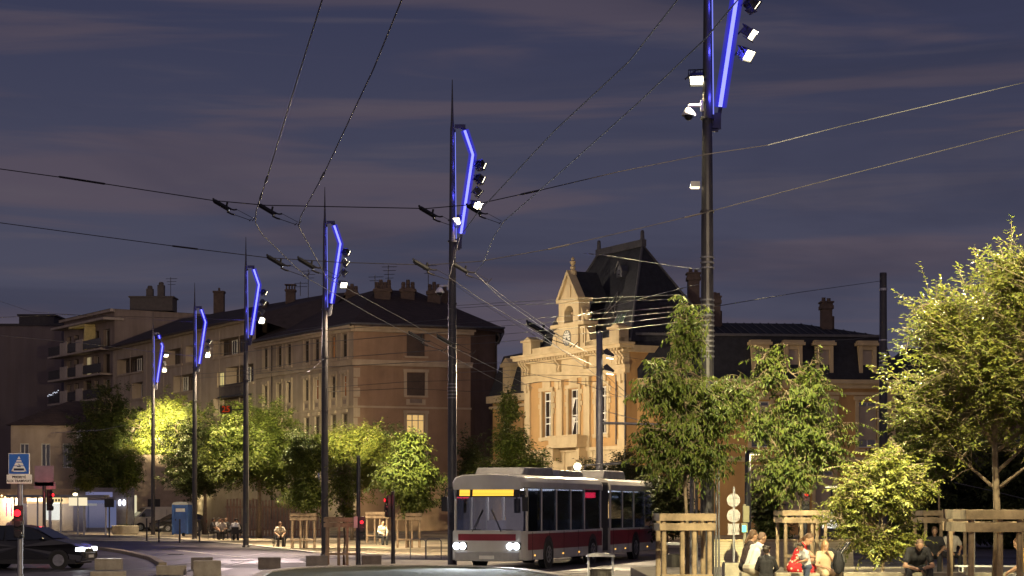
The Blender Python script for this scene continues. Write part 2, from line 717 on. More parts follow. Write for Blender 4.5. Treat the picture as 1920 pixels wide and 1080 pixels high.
# ------------------------------------------------------------------ shared materials
asphalt = M('asphalt', (.085, .076, .085), .62, var=.35, scale=.8, bump=.35, bscale=25)
asphalt2 = M('asphalt_worn', (.105, .088, .102), .6, var=.3, scale=.5, bump=.3, bscale=25)
sandy = M('sandy_paving', (.36, .30, .22), .85, var=.22, scale=.6, bump=.3, bscale=18)
slabs = M('pale_slabs', (.42, .39, .34), .75, var=.15, scale=1.2, bump=.2)
kerbm = M('granite', (.42, .39, .35), .7, var=.2, scale=6, bump=.3)
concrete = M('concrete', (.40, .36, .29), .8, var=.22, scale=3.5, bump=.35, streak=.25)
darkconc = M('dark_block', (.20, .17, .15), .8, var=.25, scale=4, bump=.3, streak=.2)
grassm = M('grass_green', (.03, .042, .014), 1.0, var=.4, scale=5, bump=.5)
paint = M('road_paint', (.62, .60, .56), .6, var=.25, scale=8)
steel = M('steel_dark', (.045, .045, .055), .42, .6, var=.2, scale=6)
steelg = M('steel_grey', (.22, .22, .24), .45, .5, var=.15, scale=5)
galv = M('galvanised', (.42, .42, .44), .4, .6, var=.15, scale=9)
polem = M('pole_paint', (.05, .047, .052), .38, .3, var=.2, scale=3)
wood = M('weathered_wood', (.28, .205, .135), .8, var=.5, scale=2.5, bump=.5, bscale=14)
woodd = M('wood_dark', (.15, .11, .08), .8, var=.35, scale=3, bump=.4)
bark = M('bark', (.16, .12, .085), .9, var=.35, scale=8, bump=.7, bscale=22)
black = M('black_plastic', (.015, .015, .017), .4, var=.2)
rubber = M('rubber', (.02, .02, .02), .8)
white = M('white_paint', (.72, .70, .66), .5, var=.08)
glassd = M('window_glass', (.012, .014, .02), .06, spec=.8, var=.3, scale=.5)
glassb = M('bus_glass', (.010, .012, .018), .08, spec=.9, var=.3, scale=.8)
zinc = M('zinc', (.10, .10, .115), .5, .4, var=.25, scale=2)


cracked(asphalt)
cracked(asphalt2, .22)
cracked(sandy, .5)


# ------------------------------------------------------------------ ground
def sheet(poly, h, name, mat):
    """Level sheet laid h above the sloping street, cut into strips so that it follows the slope."""
    mb = MB()
    pl = [(p[0], p[1]) for p in poly]
    ys = [p[1] for p in pl]
    cuts = sorted({min(ys), max(ys), *[c for c in range(-100, 700, 6) if min(ys) < c < max(ys)], *[c for c in (70, 130) if min(ys) < c < max(ys)]})

    def clip(q, c, keep_above):
        o = []
        for a, b in zip(q, q[1:] + q[:1]):
            ia, ib = (a[1] >= c) == keep_above or a[1] == c, (b[1] >= c) == keep_above or b[1] == c
            if ia:
                o.append(a)
            if ia != ib and a[1] != b[1]:
                t = (c - a[1]) / (b[1] - a[1])
                o.append((a[0] + t * (b[0] - a[0]), c))
        return o
    for a, b in zip(cuts, cuts[1:]):
        q = clip(clip(pl, a, True), b, False)
        if len(q) >= 3:
            mb.add([(x, y, G(y) + h) for x, y in q], [tuple(range(len(q)))])
    o = mb.build(name, mat)
    bm = __import__('bmesh').new()
    bm.from_mesh(o.data)
    for f in bm.faces:
        f.normal_update()
        if f.normal.z < 0:
            f.normal_flip()
    bm.to_mesh(o.data)
    return tag(o, kind='structure')


def kerb(px, name='kerb', w=.28, h=.14, mat=None, base=None):
    pts = [GP(*p) if base is None else Vector((p[0], p[1], base)) for p in px]
    mb = MB()
    for i, p in enumerate(pts):
        t = (pts[min(i + 1, len(pts) - 1)] - pts[max(i - 1, 0)])
        s = Vector((-t.y, t.x, 0)).normalized() * w / 2
        z = Vector((0, 0, h))
        mb.v += [tuple(p - s - z * .3), tuple(p + s - z * .3), tuple(p + s + z), tuple(p - s + z)]
    for i in range(len(pts) - 1):
        o = i * 4
        for k in range(4):
            k2 = (k + 1) % 4
            mb.f.append((o + k, o + 4 + k, o + 4 + k2, o + k2))
    mb.f += [(0, 1, 2, 3), tuple(len(mb.v) - 4 + k for k in (3, 2, 1, 0))]
    return tag(mb.build(name, mat or kerbm, bev=.02), kind='structure')


gb = MB()
ys = [-60, 0, 30, 60, 70, 90, 110, 130, 200, 400, 900, 2500]
for a, b in zip(ys, ys[1:]):
    gb.quad((-1500, a, G(a)), (1500, a, G(a)), (1500, b, G(b)), (-1500, b, G(b)))
tag(gb.build('ground', asphalt), kind='structure')

sheet([GP(150, 1003), GP(330, 1011), GP(480, 1024), GP(590, 1037), GP(820, 1043), GP(1100, 1040), (30, 160), (-20, 190), (-45, 190)], .012, 'square_paving', sandy)
kerb([(150, 1003), (330, 1011), (480, 1024), (590, 1037), (820, 1043), (1080, 1040)], h=.06)
sheet([GP(560, 1050), GP(640, 1048), GP(1000, 1054), GP(1010, 1066), GP(800, 1060), GP(610, 1062)], .016, 'pavement', slabs)
sheet([GP(-60, 1034), GP(90, 1018), GP(330, 1014), GP(560, 1042), GP(420, 1046), GP(250, 1034)], .006, 'road', asphalt2)
kerb([(40, 1022), (140, 1026), (190, 1031), (240, 1039), (285, 1050), (305, 1062)], mat=M('kerb_tan', (.40, .33, .22), .8, var=.25))
# curved traffic island in front
isl = [(470, 1096), (500, 1079), (545, 1073), (600, 1070), (700, 1067.5), (800, 1067), (900, 1069), (980, 1075), (1060, 1088)]
sheet([GP(*p) for p in isl], .1, 'island_ground', grassm)
kerb(isl, h=.15, w=.34)
# tram rails and lane lines
for k, (a, b) in enumerate((((60, 1090), (560, 1030)), ((130, 1096), (640, 1034)))):
    p, q = GP(*a), GP(*b)
    s = (q - p).normalized()
    n = Vector((-s.y, s.x, 0)) * .05
    sheet([p - n, p + n, q + n, q - n], .010, 'tram_rail', M('rail_steel', (.3, .29, .3), .3, .8))
for a, b, w in (((1000, 1079), (1250, 1064), .1), ((420, 1060), (500, 1046), .07), ((330, 1032), (480, 1048), .07)):
    p, q = GP(*a), GP(*b)
    s = (q - p).normalized()
    n = Vector((-s.y, s.x, 0)) * w
    sheet([p - n, p + n, q + n, q - n], .014, 'road_marking', paint)
# the raised terrace of the square on the right
TZ = .27
tb = MB().box(3.6, 60, 20, 60, -.2, TZ)
tag(tb.build('terrace', M('terrace_paving', (.30, .26, .2), .85, var=.2, scale=.9, bump=.3), bev=.02), kind='structure')

# ------------------------------------------------------------------ corner apartment house
pinkw = M('plaster_rose', (.33, .215, .15), .9, var=.22, scale=.35, bump=.15, bscale=30, streak=.22)
greyw = M('plaster_cream', (.40, .32, .255), .9, var=.18, scale=.5, bump=.15, streak=.25)
trimm = M('stone_trim', (.46, .37, .28), .85, var=.12, scale=1.5, streak=.2)
brownw = M('party_wall', (.13, .085, .07), .95, var=.2, scale=.6, streak=.3)
rooftile = brickmat('roof_tiles', (.050, .032, .029), (.02, .014, .014), .35, .22, axis='XZ')
slate = brickmat('roof_slates', (.026, .027, .033), (.015, .015, .02), .4, .2, axis='XZ')
winf = M('window_frame_paint', (.42, .38, .34), .6)
winfd = M('window_frame_brown', (.08, .055, .045), .6)
shut = M('shutter_brown', (.075, .05, .042), .7, var=.2, scale=2)
litw = EM('lit_room_amber', (1, .62, .22), .75)
lity = EM('lit_room_yellow', (1, .82, .32), .62)
lito = EM('lit_room_orange', (.85, .34, .13), .16)

A, B, C_, E = Vector((-22.8, 175.7)), Vector((-12.7, 158)), Vector((-3.4, 161.7)), Vector((-1.38, 164.4))
house = thing('apartment_house', 'rose corner apartment house with tiled hip roof and pot-topped chimneys', 'building', (B.x, B.y, 0))
OB = (B.x, B.y)
FL, FR, FS = Face(A, B - A, OB), Face(B, C_ - B, OB), Face(C_, E - C_, OB)
ZC, LL_, LR, LS = 16.7, (B - A).length, (C_ - B).length, (E - C_).length
us = [2.23, 5.34, 7.43, 11.16, 13.25, 16.55, 18.73]
hl = [(u - .55, u + .55, 14.2, 16.05) for u in us] + [(u - .52, u + .52, 11.0, 12.75) for u in us] + [(u - .52, u + .52, 7.6, 9.6) for u in us] + [(u - .52, u + .52, 4.3, 6.3) for u in us]
b = MB()
FL.wall(b, 0, LL_, 0, ZC, hl, .32)
b.build('wall', greyw, house).data.name = 'wall_cream'
hr = [(4.5, 6.05, 14.3, 16.1), (4.5, 6.05, 11.1, 12.95), (4.5, 6.05, 7.9, 9.6), (4.5, 6.05, 4.4, 6.3)]
b = MB()
FR.wall(b, 0, LR, 0, ZC, hr, .3)
tag(b.build('wall', pinkw, house), 'rose plastered end wall with one column of windows')
b = MB()
FS.wall(b, 0, LS, 0, ZC + .3)
q0 = FS.T @ Vector((LS, 0, 0))
q1 = Vector((-1.6, 176, 0)) - Vector((B.x, B.y, 0))
b.quad(q0, q1, q1 + Vector((0, 0, ZC + .3)), q0 + Vector((0, 0, ZC + .3)))
tag(b.build('wall', brownw, house), 'dark bare party wall on the far side')
for i, u in enumerate(us):
    window(FL, house, u - .55, u + .55, 14.2, 16.05, .22, winfd, lito if i == 5 else glassd, 2, (.6,))
    window(FL, house, u - .52, u + .52, 11.0, 12.75, .22, winf if i in (4, 6) else winfd, lito if i in (4, 6) else glassd, 2, (.65,))
    window(FL, house, u - .52, u + .52, 7.6, 9.6, .22, winfd, glassd, 2)
for h in hr[:2]:
    b = MB()
    FR.box(b, h[0], h[1], .1, .14, h[2], h[3])
    k = h[2] + .06
    while k < h[3]:
        FR.box(b, h[0] + .03, h[1] - .03, .075, .1, k, k + .05)
        k += .09
    b.build('shutter', shut, house)
window(FR, house, *hr[2], .2, winf, litw, 3, (.7,))
window(FR, house, *hr[3], .2, winf, glassd, 2)
b = MB()                                              # string courses, cornice, surrounds
for F, L in ((FL, LL_), (FR, LR)):
    F.box(b, -.02, L + .12, -.16, -.002, 13.45, 13.75)
    F.box(b, -.02, L + .16, -.22, -.002, 13.75, 13.9)
    F.box(b, -.02, L + .2, -.3, -.002, ZC - .55, ZC - .3)
    F.box(b, -.02, L + .3, -.5, -.002, ZC - .3, ZC)
    F.box(b, -.02, L + .06, -.08, -.002, 10.05, 10.2)
for i, u in enumerate(us):
    FL.box(b, u - .72, u + .72, -.1, -.003, 14.0, 14.2)
    FL.box(b, u - .7, u - .55, -.06, -.003, 14.2, 16.15)
    FL.box(b, u + .55, u + .7, -.06, -.003, 14.2, 16.15)
    FL.box(b, u - .72, u - .52, -.09, -.003, 10.2, 12.9)
    FL.box(b, u + .52, u + .72, -.09, -.003, 10.2, 12.9)
    FL.box(b, u - .78, u + .78, -.16, -.003, 12.9, 13.12)
    FL.box(b, u - .2, u + .2, -.14, -.003, 12.76, 12.9)
    FL.box(b, u - .52, u + .52, -.05, -.003, 10.85, 11.0)
    FL.box(b, u - .6, u + .6, -.18, -.003, 9.7, 9.95)
for h in hr:
    FR.box(b, h[0] - .25, h[1] + .25, -.14, -.003, h[2] - .14, h[2])
    if h[2] < 14:
        FR.box(b, h[0] - .25, h[0], -.07, -.003, h[2], h[3] + .05)
        FR.box(b, h[1], h[1] + .25, -.07, -.003, h[2], h[3] + .05)
        FR.box(b, h[0] - .32, h[1] + .32, -.12, -.003, h[3] + .05, h[3] + .28)
        FR.box(b, h[0] - .05, h[1] + .05, -.05, -.003, h[2] - .75, h[2] - .3)
for k in range(16):                                   # corner quoins
    FR.box(b, 0, .55 if k % 2 else .35, -.03, -.003, .8 * k + .5, .8 * k + 1.22)
b.build('cornice', trimm, house)
for u in us + [None]:
    b = MB()
    if u:
        FL.box(b, u - .3, u + .3, -.02, -.001, 10.4, 10.72)
    else:
        FR.box(b, 4.75, 5.8, -.06, -.052, 10.5, 10.85)
    b.build('vent_grille', M('vent_grey', (.2, .15, .13), .7), house)
b = MB()
b.tube([FL.T @ Vector((3.9, -.12, z)) for z in (1, 16.2)], .06)
b.tube([FS.T @ Vector(p) for p in ((LS, -.1, ZC + .25), (LS + .1, -.35, ZC - .6), (LS - .1, -.15, ZC - 1.2), (LS - .1, -.15, 2))], .09)
b.build('downpipe', M('pipe_brown', (.06, .045, .04), .5), house)
b = MB()                                              # hip roof with a deep eave
n3 = lambda v, z: Vector((v[0] - B.x, v[1] - B.y, z))
ev = .7
nl, nr_ = FL.n.xy, FR.n.xy
eA, eB, eC, eE = A - nl * ev, B - nl * ev * .5 - nr_ * ev, C_ - nr_ * ev + Vector((.1, 0)), E + Vector((.75, -.1))
eF, eD = Vector((-1.2, 177)), A + nl * 15
r1, r2, r3 = A + nl * 7 + Vector((1, 0)), P(705, 546, 171).xy, P(778, 550, 172).xy
ZR = 20.9
f3 = n3
b.quad(f3(eA, ZC), f3(eB, ZC), f3(r2, ZR), f3(r1, ZR))
b.quad(f3(eB, ZC), f3(eC, ZC), f3(r3, ZR), f3(r2, ZR))
b.add([f3(eC, ZC), f3(eE, ZC + .25), f3(r3, ZR)], [(0, 1, 2)])
b.add([f3(eE, ZC + .25), f3(eF, ZC), f3(r3, ZR)], [(0, 1, 2)])
b.add([f3(eF, ZC), f3(eD, ZC), f3(r1, ZR), f3(r3, ZR), f3(r2, ZR)], [(0, 1, 2, 3, 4)])
for p, q, dz in ((eA, eB, 0), (eB, eC, 0), (eC, eE, .1), (eE, eF, .1)):
    b.quad(f3(p, ZC - .16), f3(q, ZC - .16), f3(q, ZC + dz), f3(p, ZC + dz))
roof = b.build('roof', rooftile, house)
b = MB().tube([f3(eA, ZC + .02), f3(eB, ZC + .02), f3(eC, ZC + .04), f3(eE, ZC + .28)], .09)
b.build('gutter', zinc, roof)
chm = M('chimney_brick', (.085, .058, .05), .9, var=.3, scale=2.5, bump=.4)
for px, pt, w, dd, pots in ((718, 541, 30, 168, 4), (765, 541, 26, 169, 3), (814, 545, 24, 169, 3), (660, 548, 22, 176, 3), (834, 546, 14, 172, 1)):
    c = P(px, pt, dd)
    hw = w * dd / FPX / 2
    b = MB().box(-hw, hw, -.6, .6, -4, 0).box(-hw - .12, hw + .12, -.72, .72, -.35, -.1)
    for k in range(pots):
        x = -hw + (k + .5) * 2 * hw / pots
        b.lathe([(.2, -.01), (.16, .3), (.19, .34), (.15, .55 + .2 * (k % 2))], (x, 0, 0), 10)
    b.xf(Matrix.Translation(c - Vector((B.x, B.y, 0))))
    b.build('chimney', chm, roof)


def antenna(px, py, h, d, lab, bars=4):
    c = P(px, py, d)
    b = MB().tube([(0, 0, -h), (0, 0, 0)], .035, 5)
    for k in range(bars):
        z = -.15 - .32 * k
        b.tube([(-.55 + .1 * k, .1, z), (.75 - .1 * k, -.1, z)], .022, 4)
    for k in range(3):
        b.tube([(.1 + .2 * k, -.3, -.15), (.1 + .2 * k, .3, -.15)], .018, 4)
    return tag(b.xf(Matrix.Translation(c)).build('roof_antenna', steel), lab, 'antenna', 'television antennas on the roofs')


antenna(728, 497, 2.6, 168, 'tallest antenna, between the two near chimneys of the rose house')
antenna(703, 516, 1.6, 169, 'small antenna left of the first pot-topped chimney', 2)
antenna(803, 495, 2.8, 169, 'antenna right of the middle chimney, close to the tram pole', 3)
antenna(578, 505, 2.6, 180, 'antenna on the roof left of the blue-lit pole', 3)
antenna(563, 528, 1.3, 182, 'short antenna beside a flat cowl on the long roof', 2)
antenna(320, 520, 2.4, 218, 'antenna beside the twin chimneys of the balcony block', 3)

# ------------------------------------------------------------------ long house with loggias
Lm = Vector((-42.5, 210))
lh = thing('loggia_house', 'long cream house with recessed loggias under a broad dark roof', 'building', (Lm.x, Lm.y, 0))
FM = Face(Lm, A - Lm, Lm)
LM = (A - Lm).length - .02
creamw = M('plaster_ivory', (.41, .33, .26), .9, var=.16, scale=.5, streak=.18)
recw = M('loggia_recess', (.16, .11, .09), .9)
rows = [(15.95, 17.6), (13.2, 14.9), (10.5, 12.2), (7.8, 9.5), (5.1, 6.8)]
spans = [(1.4, 9.6), (16.2, 21.0), (21.9, 23.9), (29.2, 36.8)]
spans2 = [(6.2, 9.5), (18.5, 24.0), (32.4, 39.0)]
holes = []
for i, (z0, z1) in enumerate(rows):
    for s in (spans if i % 2 == 0 else spans2):
        holes.append((s[0], s[1], z0, z1))
litwin = (30.2, 31.9, 13.2, 14.6)
b = MB()
FM.wall(b, 0, LM, 0, 19.0, holes + [litwin], 1.1)
for k in range(8):
    FM.box(b, 5 * k + .6, 5 * k + .8, -.03, -.001, 3, 18.4)
b.build('wall', creamw, lh)
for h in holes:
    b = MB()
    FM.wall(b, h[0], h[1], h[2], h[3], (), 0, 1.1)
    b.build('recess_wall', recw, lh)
window(FM, lh, litwin[0] + .001, litwin[1] - .001, litwin[2] + .001, litwin[3] - .001, .3, winf, lity, 3)
for h in holes[:9]:
    u = h[0] + .5
    k = 0
    while u + 1.2 < h[1]:
        window(FM, lh, u, u + 1.15, h[2] + .25, h[3] - .08, 1.02 if k % 2 else .9, white if (k + int(h[0])) % 3 == 0 else winfd, glassd, 2)
        u += 1.75
        k += 1
for h in holes:
    b = MB()
    FM.box(b, h[0] - .1, h[1] + .1, -.12, -.002, h[2] - .12, h[2] + .06)
    b.build('loggia_sill', trimm, lh)
b = MB()
FM.box(b, 0, LM, -.45, -.002, 18.7, 19.0)
b.build('cornice', trimm, lh)
b = MB()                                              # balcony rail in front of the right-hand loggia
for k in range(34):
    p = FM.T @ Vector((32.5 + k * .19, -.7, 12.2))
    b.tube([p, p + Vector((0, 0, 1.0))], .02, 4)
b.tube([FM.T @ Vector((32.4, -.7, 13.2)), FM.T @ Vector((38.9, -.7, 13.2))], .04, 5)
FM.box(b, 32.3, 39, -.8, -.13, 12.05, 12.2)
b.build('railing', steel, lh)
b = MB()
nM = FM.n.xy
g3 = lambda v, z: Vector((v[0] - Lm.x, v[1] - Lm.y, z))
L0, A0 = Lm - nM * .8, A - nM * .8
Lr, Ar = Lm + nM * 7.5, A + nM * 7.5
Ax = Ar + FM.d.xy * 3
b.quad(g3(L0, 19), g3(A0, 19), g3(Ar, 21.5), g3(Lr, 22.4))
b.quad(g3(Lr, 22.4), g3(Ax, 21.3), g3(A + nM * 15, 19), g3(Lm + nM * 15, 19))
b.add([g3(A0, 19), g3(Ar, 21.5), g3(Ax, 21.3), g3(A + nM * 2 + FM.d.xy * 7, 16.9)], [(0, 1, 2, 3)])
b.quad(g3(L0, 18.8), g3(A0, 18.8), g3(A0, 19), g3(L0, 19))
rf = b.build('roof', M('long_roof', (.05, .036, .036), .9, var=.3, scale=1.5, bump=.5, bscale=6), lh)
for px, pt, w, dd, cap in ((411, 546, 19, 206, 1), (545, 543, 17, 186, 2), (497, 566, 9, 190, 0)):
    c = P(px, pt, dd) - Vector((Lm.x, Lm.y, 0))
    hw = w * dd / FPX / 2
    b = MB().box(-hw, hw, -.5, .5, -3, 0).box(-hw - .08, hw + .08, -.58, .58, -.2, -.02)
    if cap == 1:
        b.lathe([(.12, 0), (.1, .35)], (0, 0, 0), 8)
    if cap == 2:
        for k in range(4):
            b.box(-hw + k * hw * .6, -hw + k * hw * .6 + .08, -.3, .3, 0, .4)
        b.box(-hw - .1, hw + .1, -.5, .5, .4, .48)
    b.xf(Matrix.Translation(c)).build('chimney', chm, rf)

# ------------------------------------------------------------------ balcony block
C0, C1 = Vector((-42.8, 212.5)), Vector((-51.2, 225.5))
bb = thing('balcony_block', 'grey six-storey block with stacked balconies and one yellow-lit room on top', 'building', (C1.x, C1.y, 0))
FB = Face(C1, C0 - C1, C1)
LB = (C0 - C1).length
FG = Face(C0, (.84, .543), C1)
blockw = M('block_render', (.30, .235, .205), .9, var=.1, scale=.4, streak=.25)
ZT = 23.4
zs = [19.2, 16.5, 13.8, 11.1, 8.4, 5.7]
b = MB()
bh = []
for z in zs:
    bh += [(.9, 2.3, z + .05, z + 2.2), (3.2, 4.7, z + .05, z + 2.2), (6.2, 8.6, z + .05, z + 2.3), (9.4, 10.9, z + .05, z + 2.2), (12.2, 14.1, z + .05, z + 2.2)]
FB.wall(b, 0, LB, 0, ZT, bh, .5)
FG.wall(b, 0, 16, 0, ZT)
b.build('wall', blockw, bb)
for i, h in enumerate(bh):
    lit = i in (2,)
    window(FB, bb, h[0] + .001, h[1] - .001, h[2] + .001, h[3] - .001, .42, winf if i % 3 else winfd, lity if lit else (EM('lit_pale', (.95, .75, .4), .3) if i == 7 else glassd), 2)
for z in zs:
    b = MB()
    FB.box(b, -1.3, LB - .4, -1.5, -.002, z - .2, z)
    b.build('balcony_slab', M('slab_pale', (.46, .38, .32), .85, streak=.25), bb)
b = MB()
FB.box(b, -.5, LB + .2, -1.4, 1, 22.2, 22.45)
FB.box(b, -.3, LB + .1, -.5, -.003, ZT - .3, ZT)
b.build('roof_edge', M('slab_pale', (.46, .38, .32), .85, streak=.25), bb)
for z in zs:
    for u0, u1 in ((2.6, 4.9), (7.6, 9.7)):
        b = MB()
        FB.box(b, u0, u1, -1.45, -1.3, z, z + 1.3)
        b.build('balcony_parapet', M('parapet_pale', (.5, .42, .35), .85, streak=.2), bb)
for z in zs:
    for u0, u1 in ((-1.2, 2.55), (4.95, 7.55), (9.75, LB - .45)):
        b = MB()
        FB.box(b, u0, u1, -1.42, -1.38, z + .1, z + 1.05)
        b.build('balcony_railing', M('smoked_panel', (.05, .05, .055), .25), bb)
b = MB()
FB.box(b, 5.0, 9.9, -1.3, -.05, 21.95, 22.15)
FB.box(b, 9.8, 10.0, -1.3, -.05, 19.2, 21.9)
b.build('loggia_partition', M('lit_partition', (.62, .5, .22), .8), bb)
c = P(288, 578, 219)
b = MB().box(-2.35, 2.35, -1.5, 1.5, -.4, 1.05).box(-2.5, 2.5, -1.6, 1.6, 1.05, 1.2)
for x, h in ((-.4, 2.0), (.85, 2.4)):
    b.box(x - .36, x + .36, -.4, .4, 1.2, h + .15).lathe([(.26, h + .15), (.3, h + .35), (.2, h + .5)], (x, 0, 0), 10)
b.xf(Matrix.Translation(c - Vector((C1.x, C1.y, 0)))).build('roof_house', M('roofhouse_dark', (.1, .085, .08), .9), bb)
b = MB().box(-8, 14, 1, 10, ZT, ZT + .12)
FGd = FB.T
b = MB()
b.add([FB.T @ Vector(p) for p in ((-.3, -.6, ZT), (LB + .1, -.6, ZT), (LB + .1, 14, ZT), (-.3, 14, ZT))], [(0, 1, 2, 3)])
b.build('roof', zinc, bb)
# fairy lights along one balcony
b = MB()
for k in range(9):
    b.ball(FB.T @ Vector((-1.1 + k * .42, -1.5, 14.75 + .09 * math.sin(k * 1.7) + k * .05)), .05, 6, 4)
for k in range(4):
    b.ball(FB.T @ Vector((-1.1 + k * .6, -1.5, 12.9 + .1 * (k % 2))), .04, 6, 4)
tag(b.build('string_lights', EM('fairy_white', (.8, .85, 1), 1.5), None), 'row of tiny white fairy lights along a balcony edge', 'string lights')
bpy.data.objects['string_lights'].location = (C1.x, C1.y, 0)

# ------------------------------------------------------------------ far slab, low house
sx = (115 - CX) * 240 / FPX
b = MB().box(-45, 0, 0, 14, 0, 24.1)
sb = thing('tower_slab', 'windowless dark slab block at the street\'s far end', 'building', (sx, 240, 0))
b.build('wall', M('slab_render', (.15, .12, .125), .95, var=.1, scale=.15, streak=.15), sb)
b = MB().box(-45.2, .2, -.2, 14.2, 24.1, 24.35).box(-5.9, -1.6, 3, 9, 24.35, 25.6).box(-6.1, -1.4, 2.8, 9.2, 25.6, 25.8)
b.build('roof', M('slab_roof', (.05, .045, .05), .9), sb)
lo = thing('low_house', 'low cream house with a shallow dark roof below the balcony block', 'building', (-45.2, 178, 0))
FLo = Face((-45.2, 178), (1, .06), (-45.2, 178))
b = MB()
lhol = [(.8 + 1.9 * k, 1.6 + 1.9 * k, 5.6, 7.8) for k in range(5)]
FLo.wall(b, 0, 11, 0, 9.5, lhol, .25)
FLo.box(b, 10.99, 11.01, 0, 8, 0, 9.5)
b.build('wall', creamw, lo)
for h in lhol:
    window(FLo, lo, *h, .2, white, glassd, 2)
b = MB()
b.add([(-.4, -.5, 9.45), (11.3, .1, 9.45), (11.3, 9, 9.45), (-.4, 9, 9.45), (4.2, 4, 11.8), (8, 4, 11.9)], [(0, 1, 5, 4), (1, 2, 5), (2, 3, 4, 5), (3, 0, 4), (0, 3, 2, 1)])
b.build('roof', rooftile, lo)
b = MB()
FLo.box(b, 6.0, 9.6, -.9, -.002, 7.9, 8.05)
FLo.box(b, 6.0, 9.6, -.9, -.8, 8.05, 9.0)
b.build('balcony', white, lo)

for px, py, lab in ((330, 1040, 'round iron cover in the road by the pale blocks'), (450, 1052, 'iron cover in the road right of the pale blocks'), (640, 1064, 'small iron cover near the curved kerb')):
    q = GP(px, py)
    b = MB().lathe([(.36, 0), (.36, .022), (.33, .026), (.32, .02)], (0, 0, 0), 22)
    for k in range(-3, 4):
        b.box(-.26, .26, k * .08 - .015, k * .08 + .015, .02, .027)
    o = b.build('manhole_cover', steel)
    o.location = q
    tag(o, lab, 'manhole cover')
# ------------------------------------------------------------------ town hall
ochre = M('plaster_ochre', (.48, .285, .115), .9, var=.1, scale=.5, bump=.12, streak=.18)
stone = M('stone_cream', (.54, .42, .25), .85, var=.1, scale=1.2, bump=.2, bscale=15, streak=.16)
slated = M('slate_dark', (.020, .020, .025), .8, var=.35, scale=3, bump=.4, bscale=9)
lead = M('lead_ridge', (.085, .08, .085), .55, .2, var=.2, scale=3)
HL = (1.04, 148.17)
hall = thing('town_hall', 'ochre town hall with steep slate pavilion roof and stone clock gable', 'building', (*HL, 0), math.atan2(-.886, .465))
I2 = Matrix.Identity(4)
FF = Face((0, 0), (1, 0))
WD = 14.64
bays = (3.35, 7.35, 11.35)
hh = [(x - .72, x + .72, 7.2, 10.55) for x in bays]
hb = [(x - .9, x + .9, 1.2, 5.0) for x in bays]
b = MB()
FF.wall(b, 0, WD, 6.3, 11.6, hh, .35)
FS2 = Face((WD, 0), (0, 1))
FS2.wall(b, 0, 9, 0, 13, (), 0)
Face((0, 9), (0, -1)).wall(b, 0, 9, 0, 13, (), 0)
b.build('wall', ochre, hall)
b = MB()
FF.wall(b, 0, WD, 0, 6.3, hb, .5, -.06)
for k in range(9):                                     # rusticated courses
    FF.box(b, 0, 1.9, -.12, -.061, .3 + .66 * k, .9 + .66 * k)
    FF.box(b, WD - 1.9, WD, -.12, -.061, .3 + .66 * k, .9 + .66 * k)
    for x in (5.35, 9.35):
        FF.box(b, x - .8, x + .8, -.12, -.061, .3 + .66 * k, .9 + .66 * k)
FF.box(b, -.1, WD + .1, -.25, -.061, 6.05, 6.3)
b.build('base_storey', stone, hall)
white2 = M('sash_white', (.66, .62, .54), .5)
for i, h in enumerate(hh):
    w = window(FF, hall, *h, .26, white2, glassd, 2, (.30, .44, .80), .1)
    if i == 1:                                         # tied-back curtains in the middle window
        g = MB()
        for z0, z1 in ((7.35, 8.55), (9.0, 9.95)):
            for sgn in (-1, 1):
                x = h[0] + .72
                g.add([(x + sgn * .62, .22, z0), (x + sgn * .1, .22, z1), (x + sgn * .62, .22, z1)][::sgn], [(0, 1, 2)])
        g.build('curtain', M('curtain_white', (.6, .56, .5), .9), w)
    g = MB()
    FF.box(g, h[0] + .1, h[1] - .1, .255, .3, 8.55, 8.8)
    g.build('transom_panel', white2, w)
for h in hb:
    window(FF, hall, *h, .35, white2, glassd, 2, (.7,), .12)
b = MB()                                               # pilasters, surrounds, key blocks
for x in (.45, 5.35, 9.35, WD - .45):
    wd = .42 if 1 < x < 13 else .4
    FF.box(b, x - wd, x + wd, -.14, -.003, 6.3, 11.0)
    FF.box(b, x - wd - .06, x + wd + .06, -.2, -.003, 6.3, 6.75)
    FF.box(b, x - wd - .08, x + wd + .08, -.24, -.003, 10.75, 11.3)
    FF.box(b, x - .16, x + .16, -.3, -.241, 10.6, 11.2)
for x in bays:
    FF.box(b, x - 1.0, x - .72, -.1, -.003, 6.9, 10.6)
    FF.box(b, x + .72, x + 1.0, -.1, -.003, 6.9, 10.6)
    FF.box(b, x - 1.1, x + 1.1, -.16, -.003, 10.6, 10.85)
    FF.box(b, x - .6, x + .6, -.1, -.003, 10.85, 11.5)
    FF.box(b, x - 1.05, x + 1.05, -.18, -.003, 6.95, 7.2)
    for k in range(4):
        s_ = 1.25 if k % 2 else 1.12
        FF.box(b, x - s_, x - 1.0, -.07, -.004, 8.9 + .42 * k, 9.25 + .42 * k)
        FF.box(b, x + 1.0, x + s_, -.07, -.004, 8.9 + .42 * k, 9.25 + .42 * k)
FF.box(b, -.05, .05, -.1, 0, 6.3, 11.3)
b.build('pilaster', stone, hall)
b = MB()                                               # entablature
FF.box(b, -.1, WD + .1, -.18, .2, 11.3, 11.62)
FF.box(b, -.16, WD + .16, -.26, .2, 11.62, 11.85)
FF.box(b, -.06, WD + .06, -.12, .2, 11.85, 12.72)
FF.box(b, -.3, WD + .3, -.45, .2, 12.72, 12.9)
FF.box(b, -.55, WD + .55, -.85, .3, 12.98, 13.2)
FF.box(b, -.65, WD + .65, -.98, .3, 13.2, 13.36)
for k in range(37):
    x = .1 + k * .4
    FF.box(b, x - .1, x + .1, -.7, -.45, 12.82, 12.975)
for x0, x1 in ((1.75, 4.85), (5.85, 8.85), (9.85, 12.9)):
    FF.box(b, x0, x1, -.155, -.121, 12.0, 12.6)
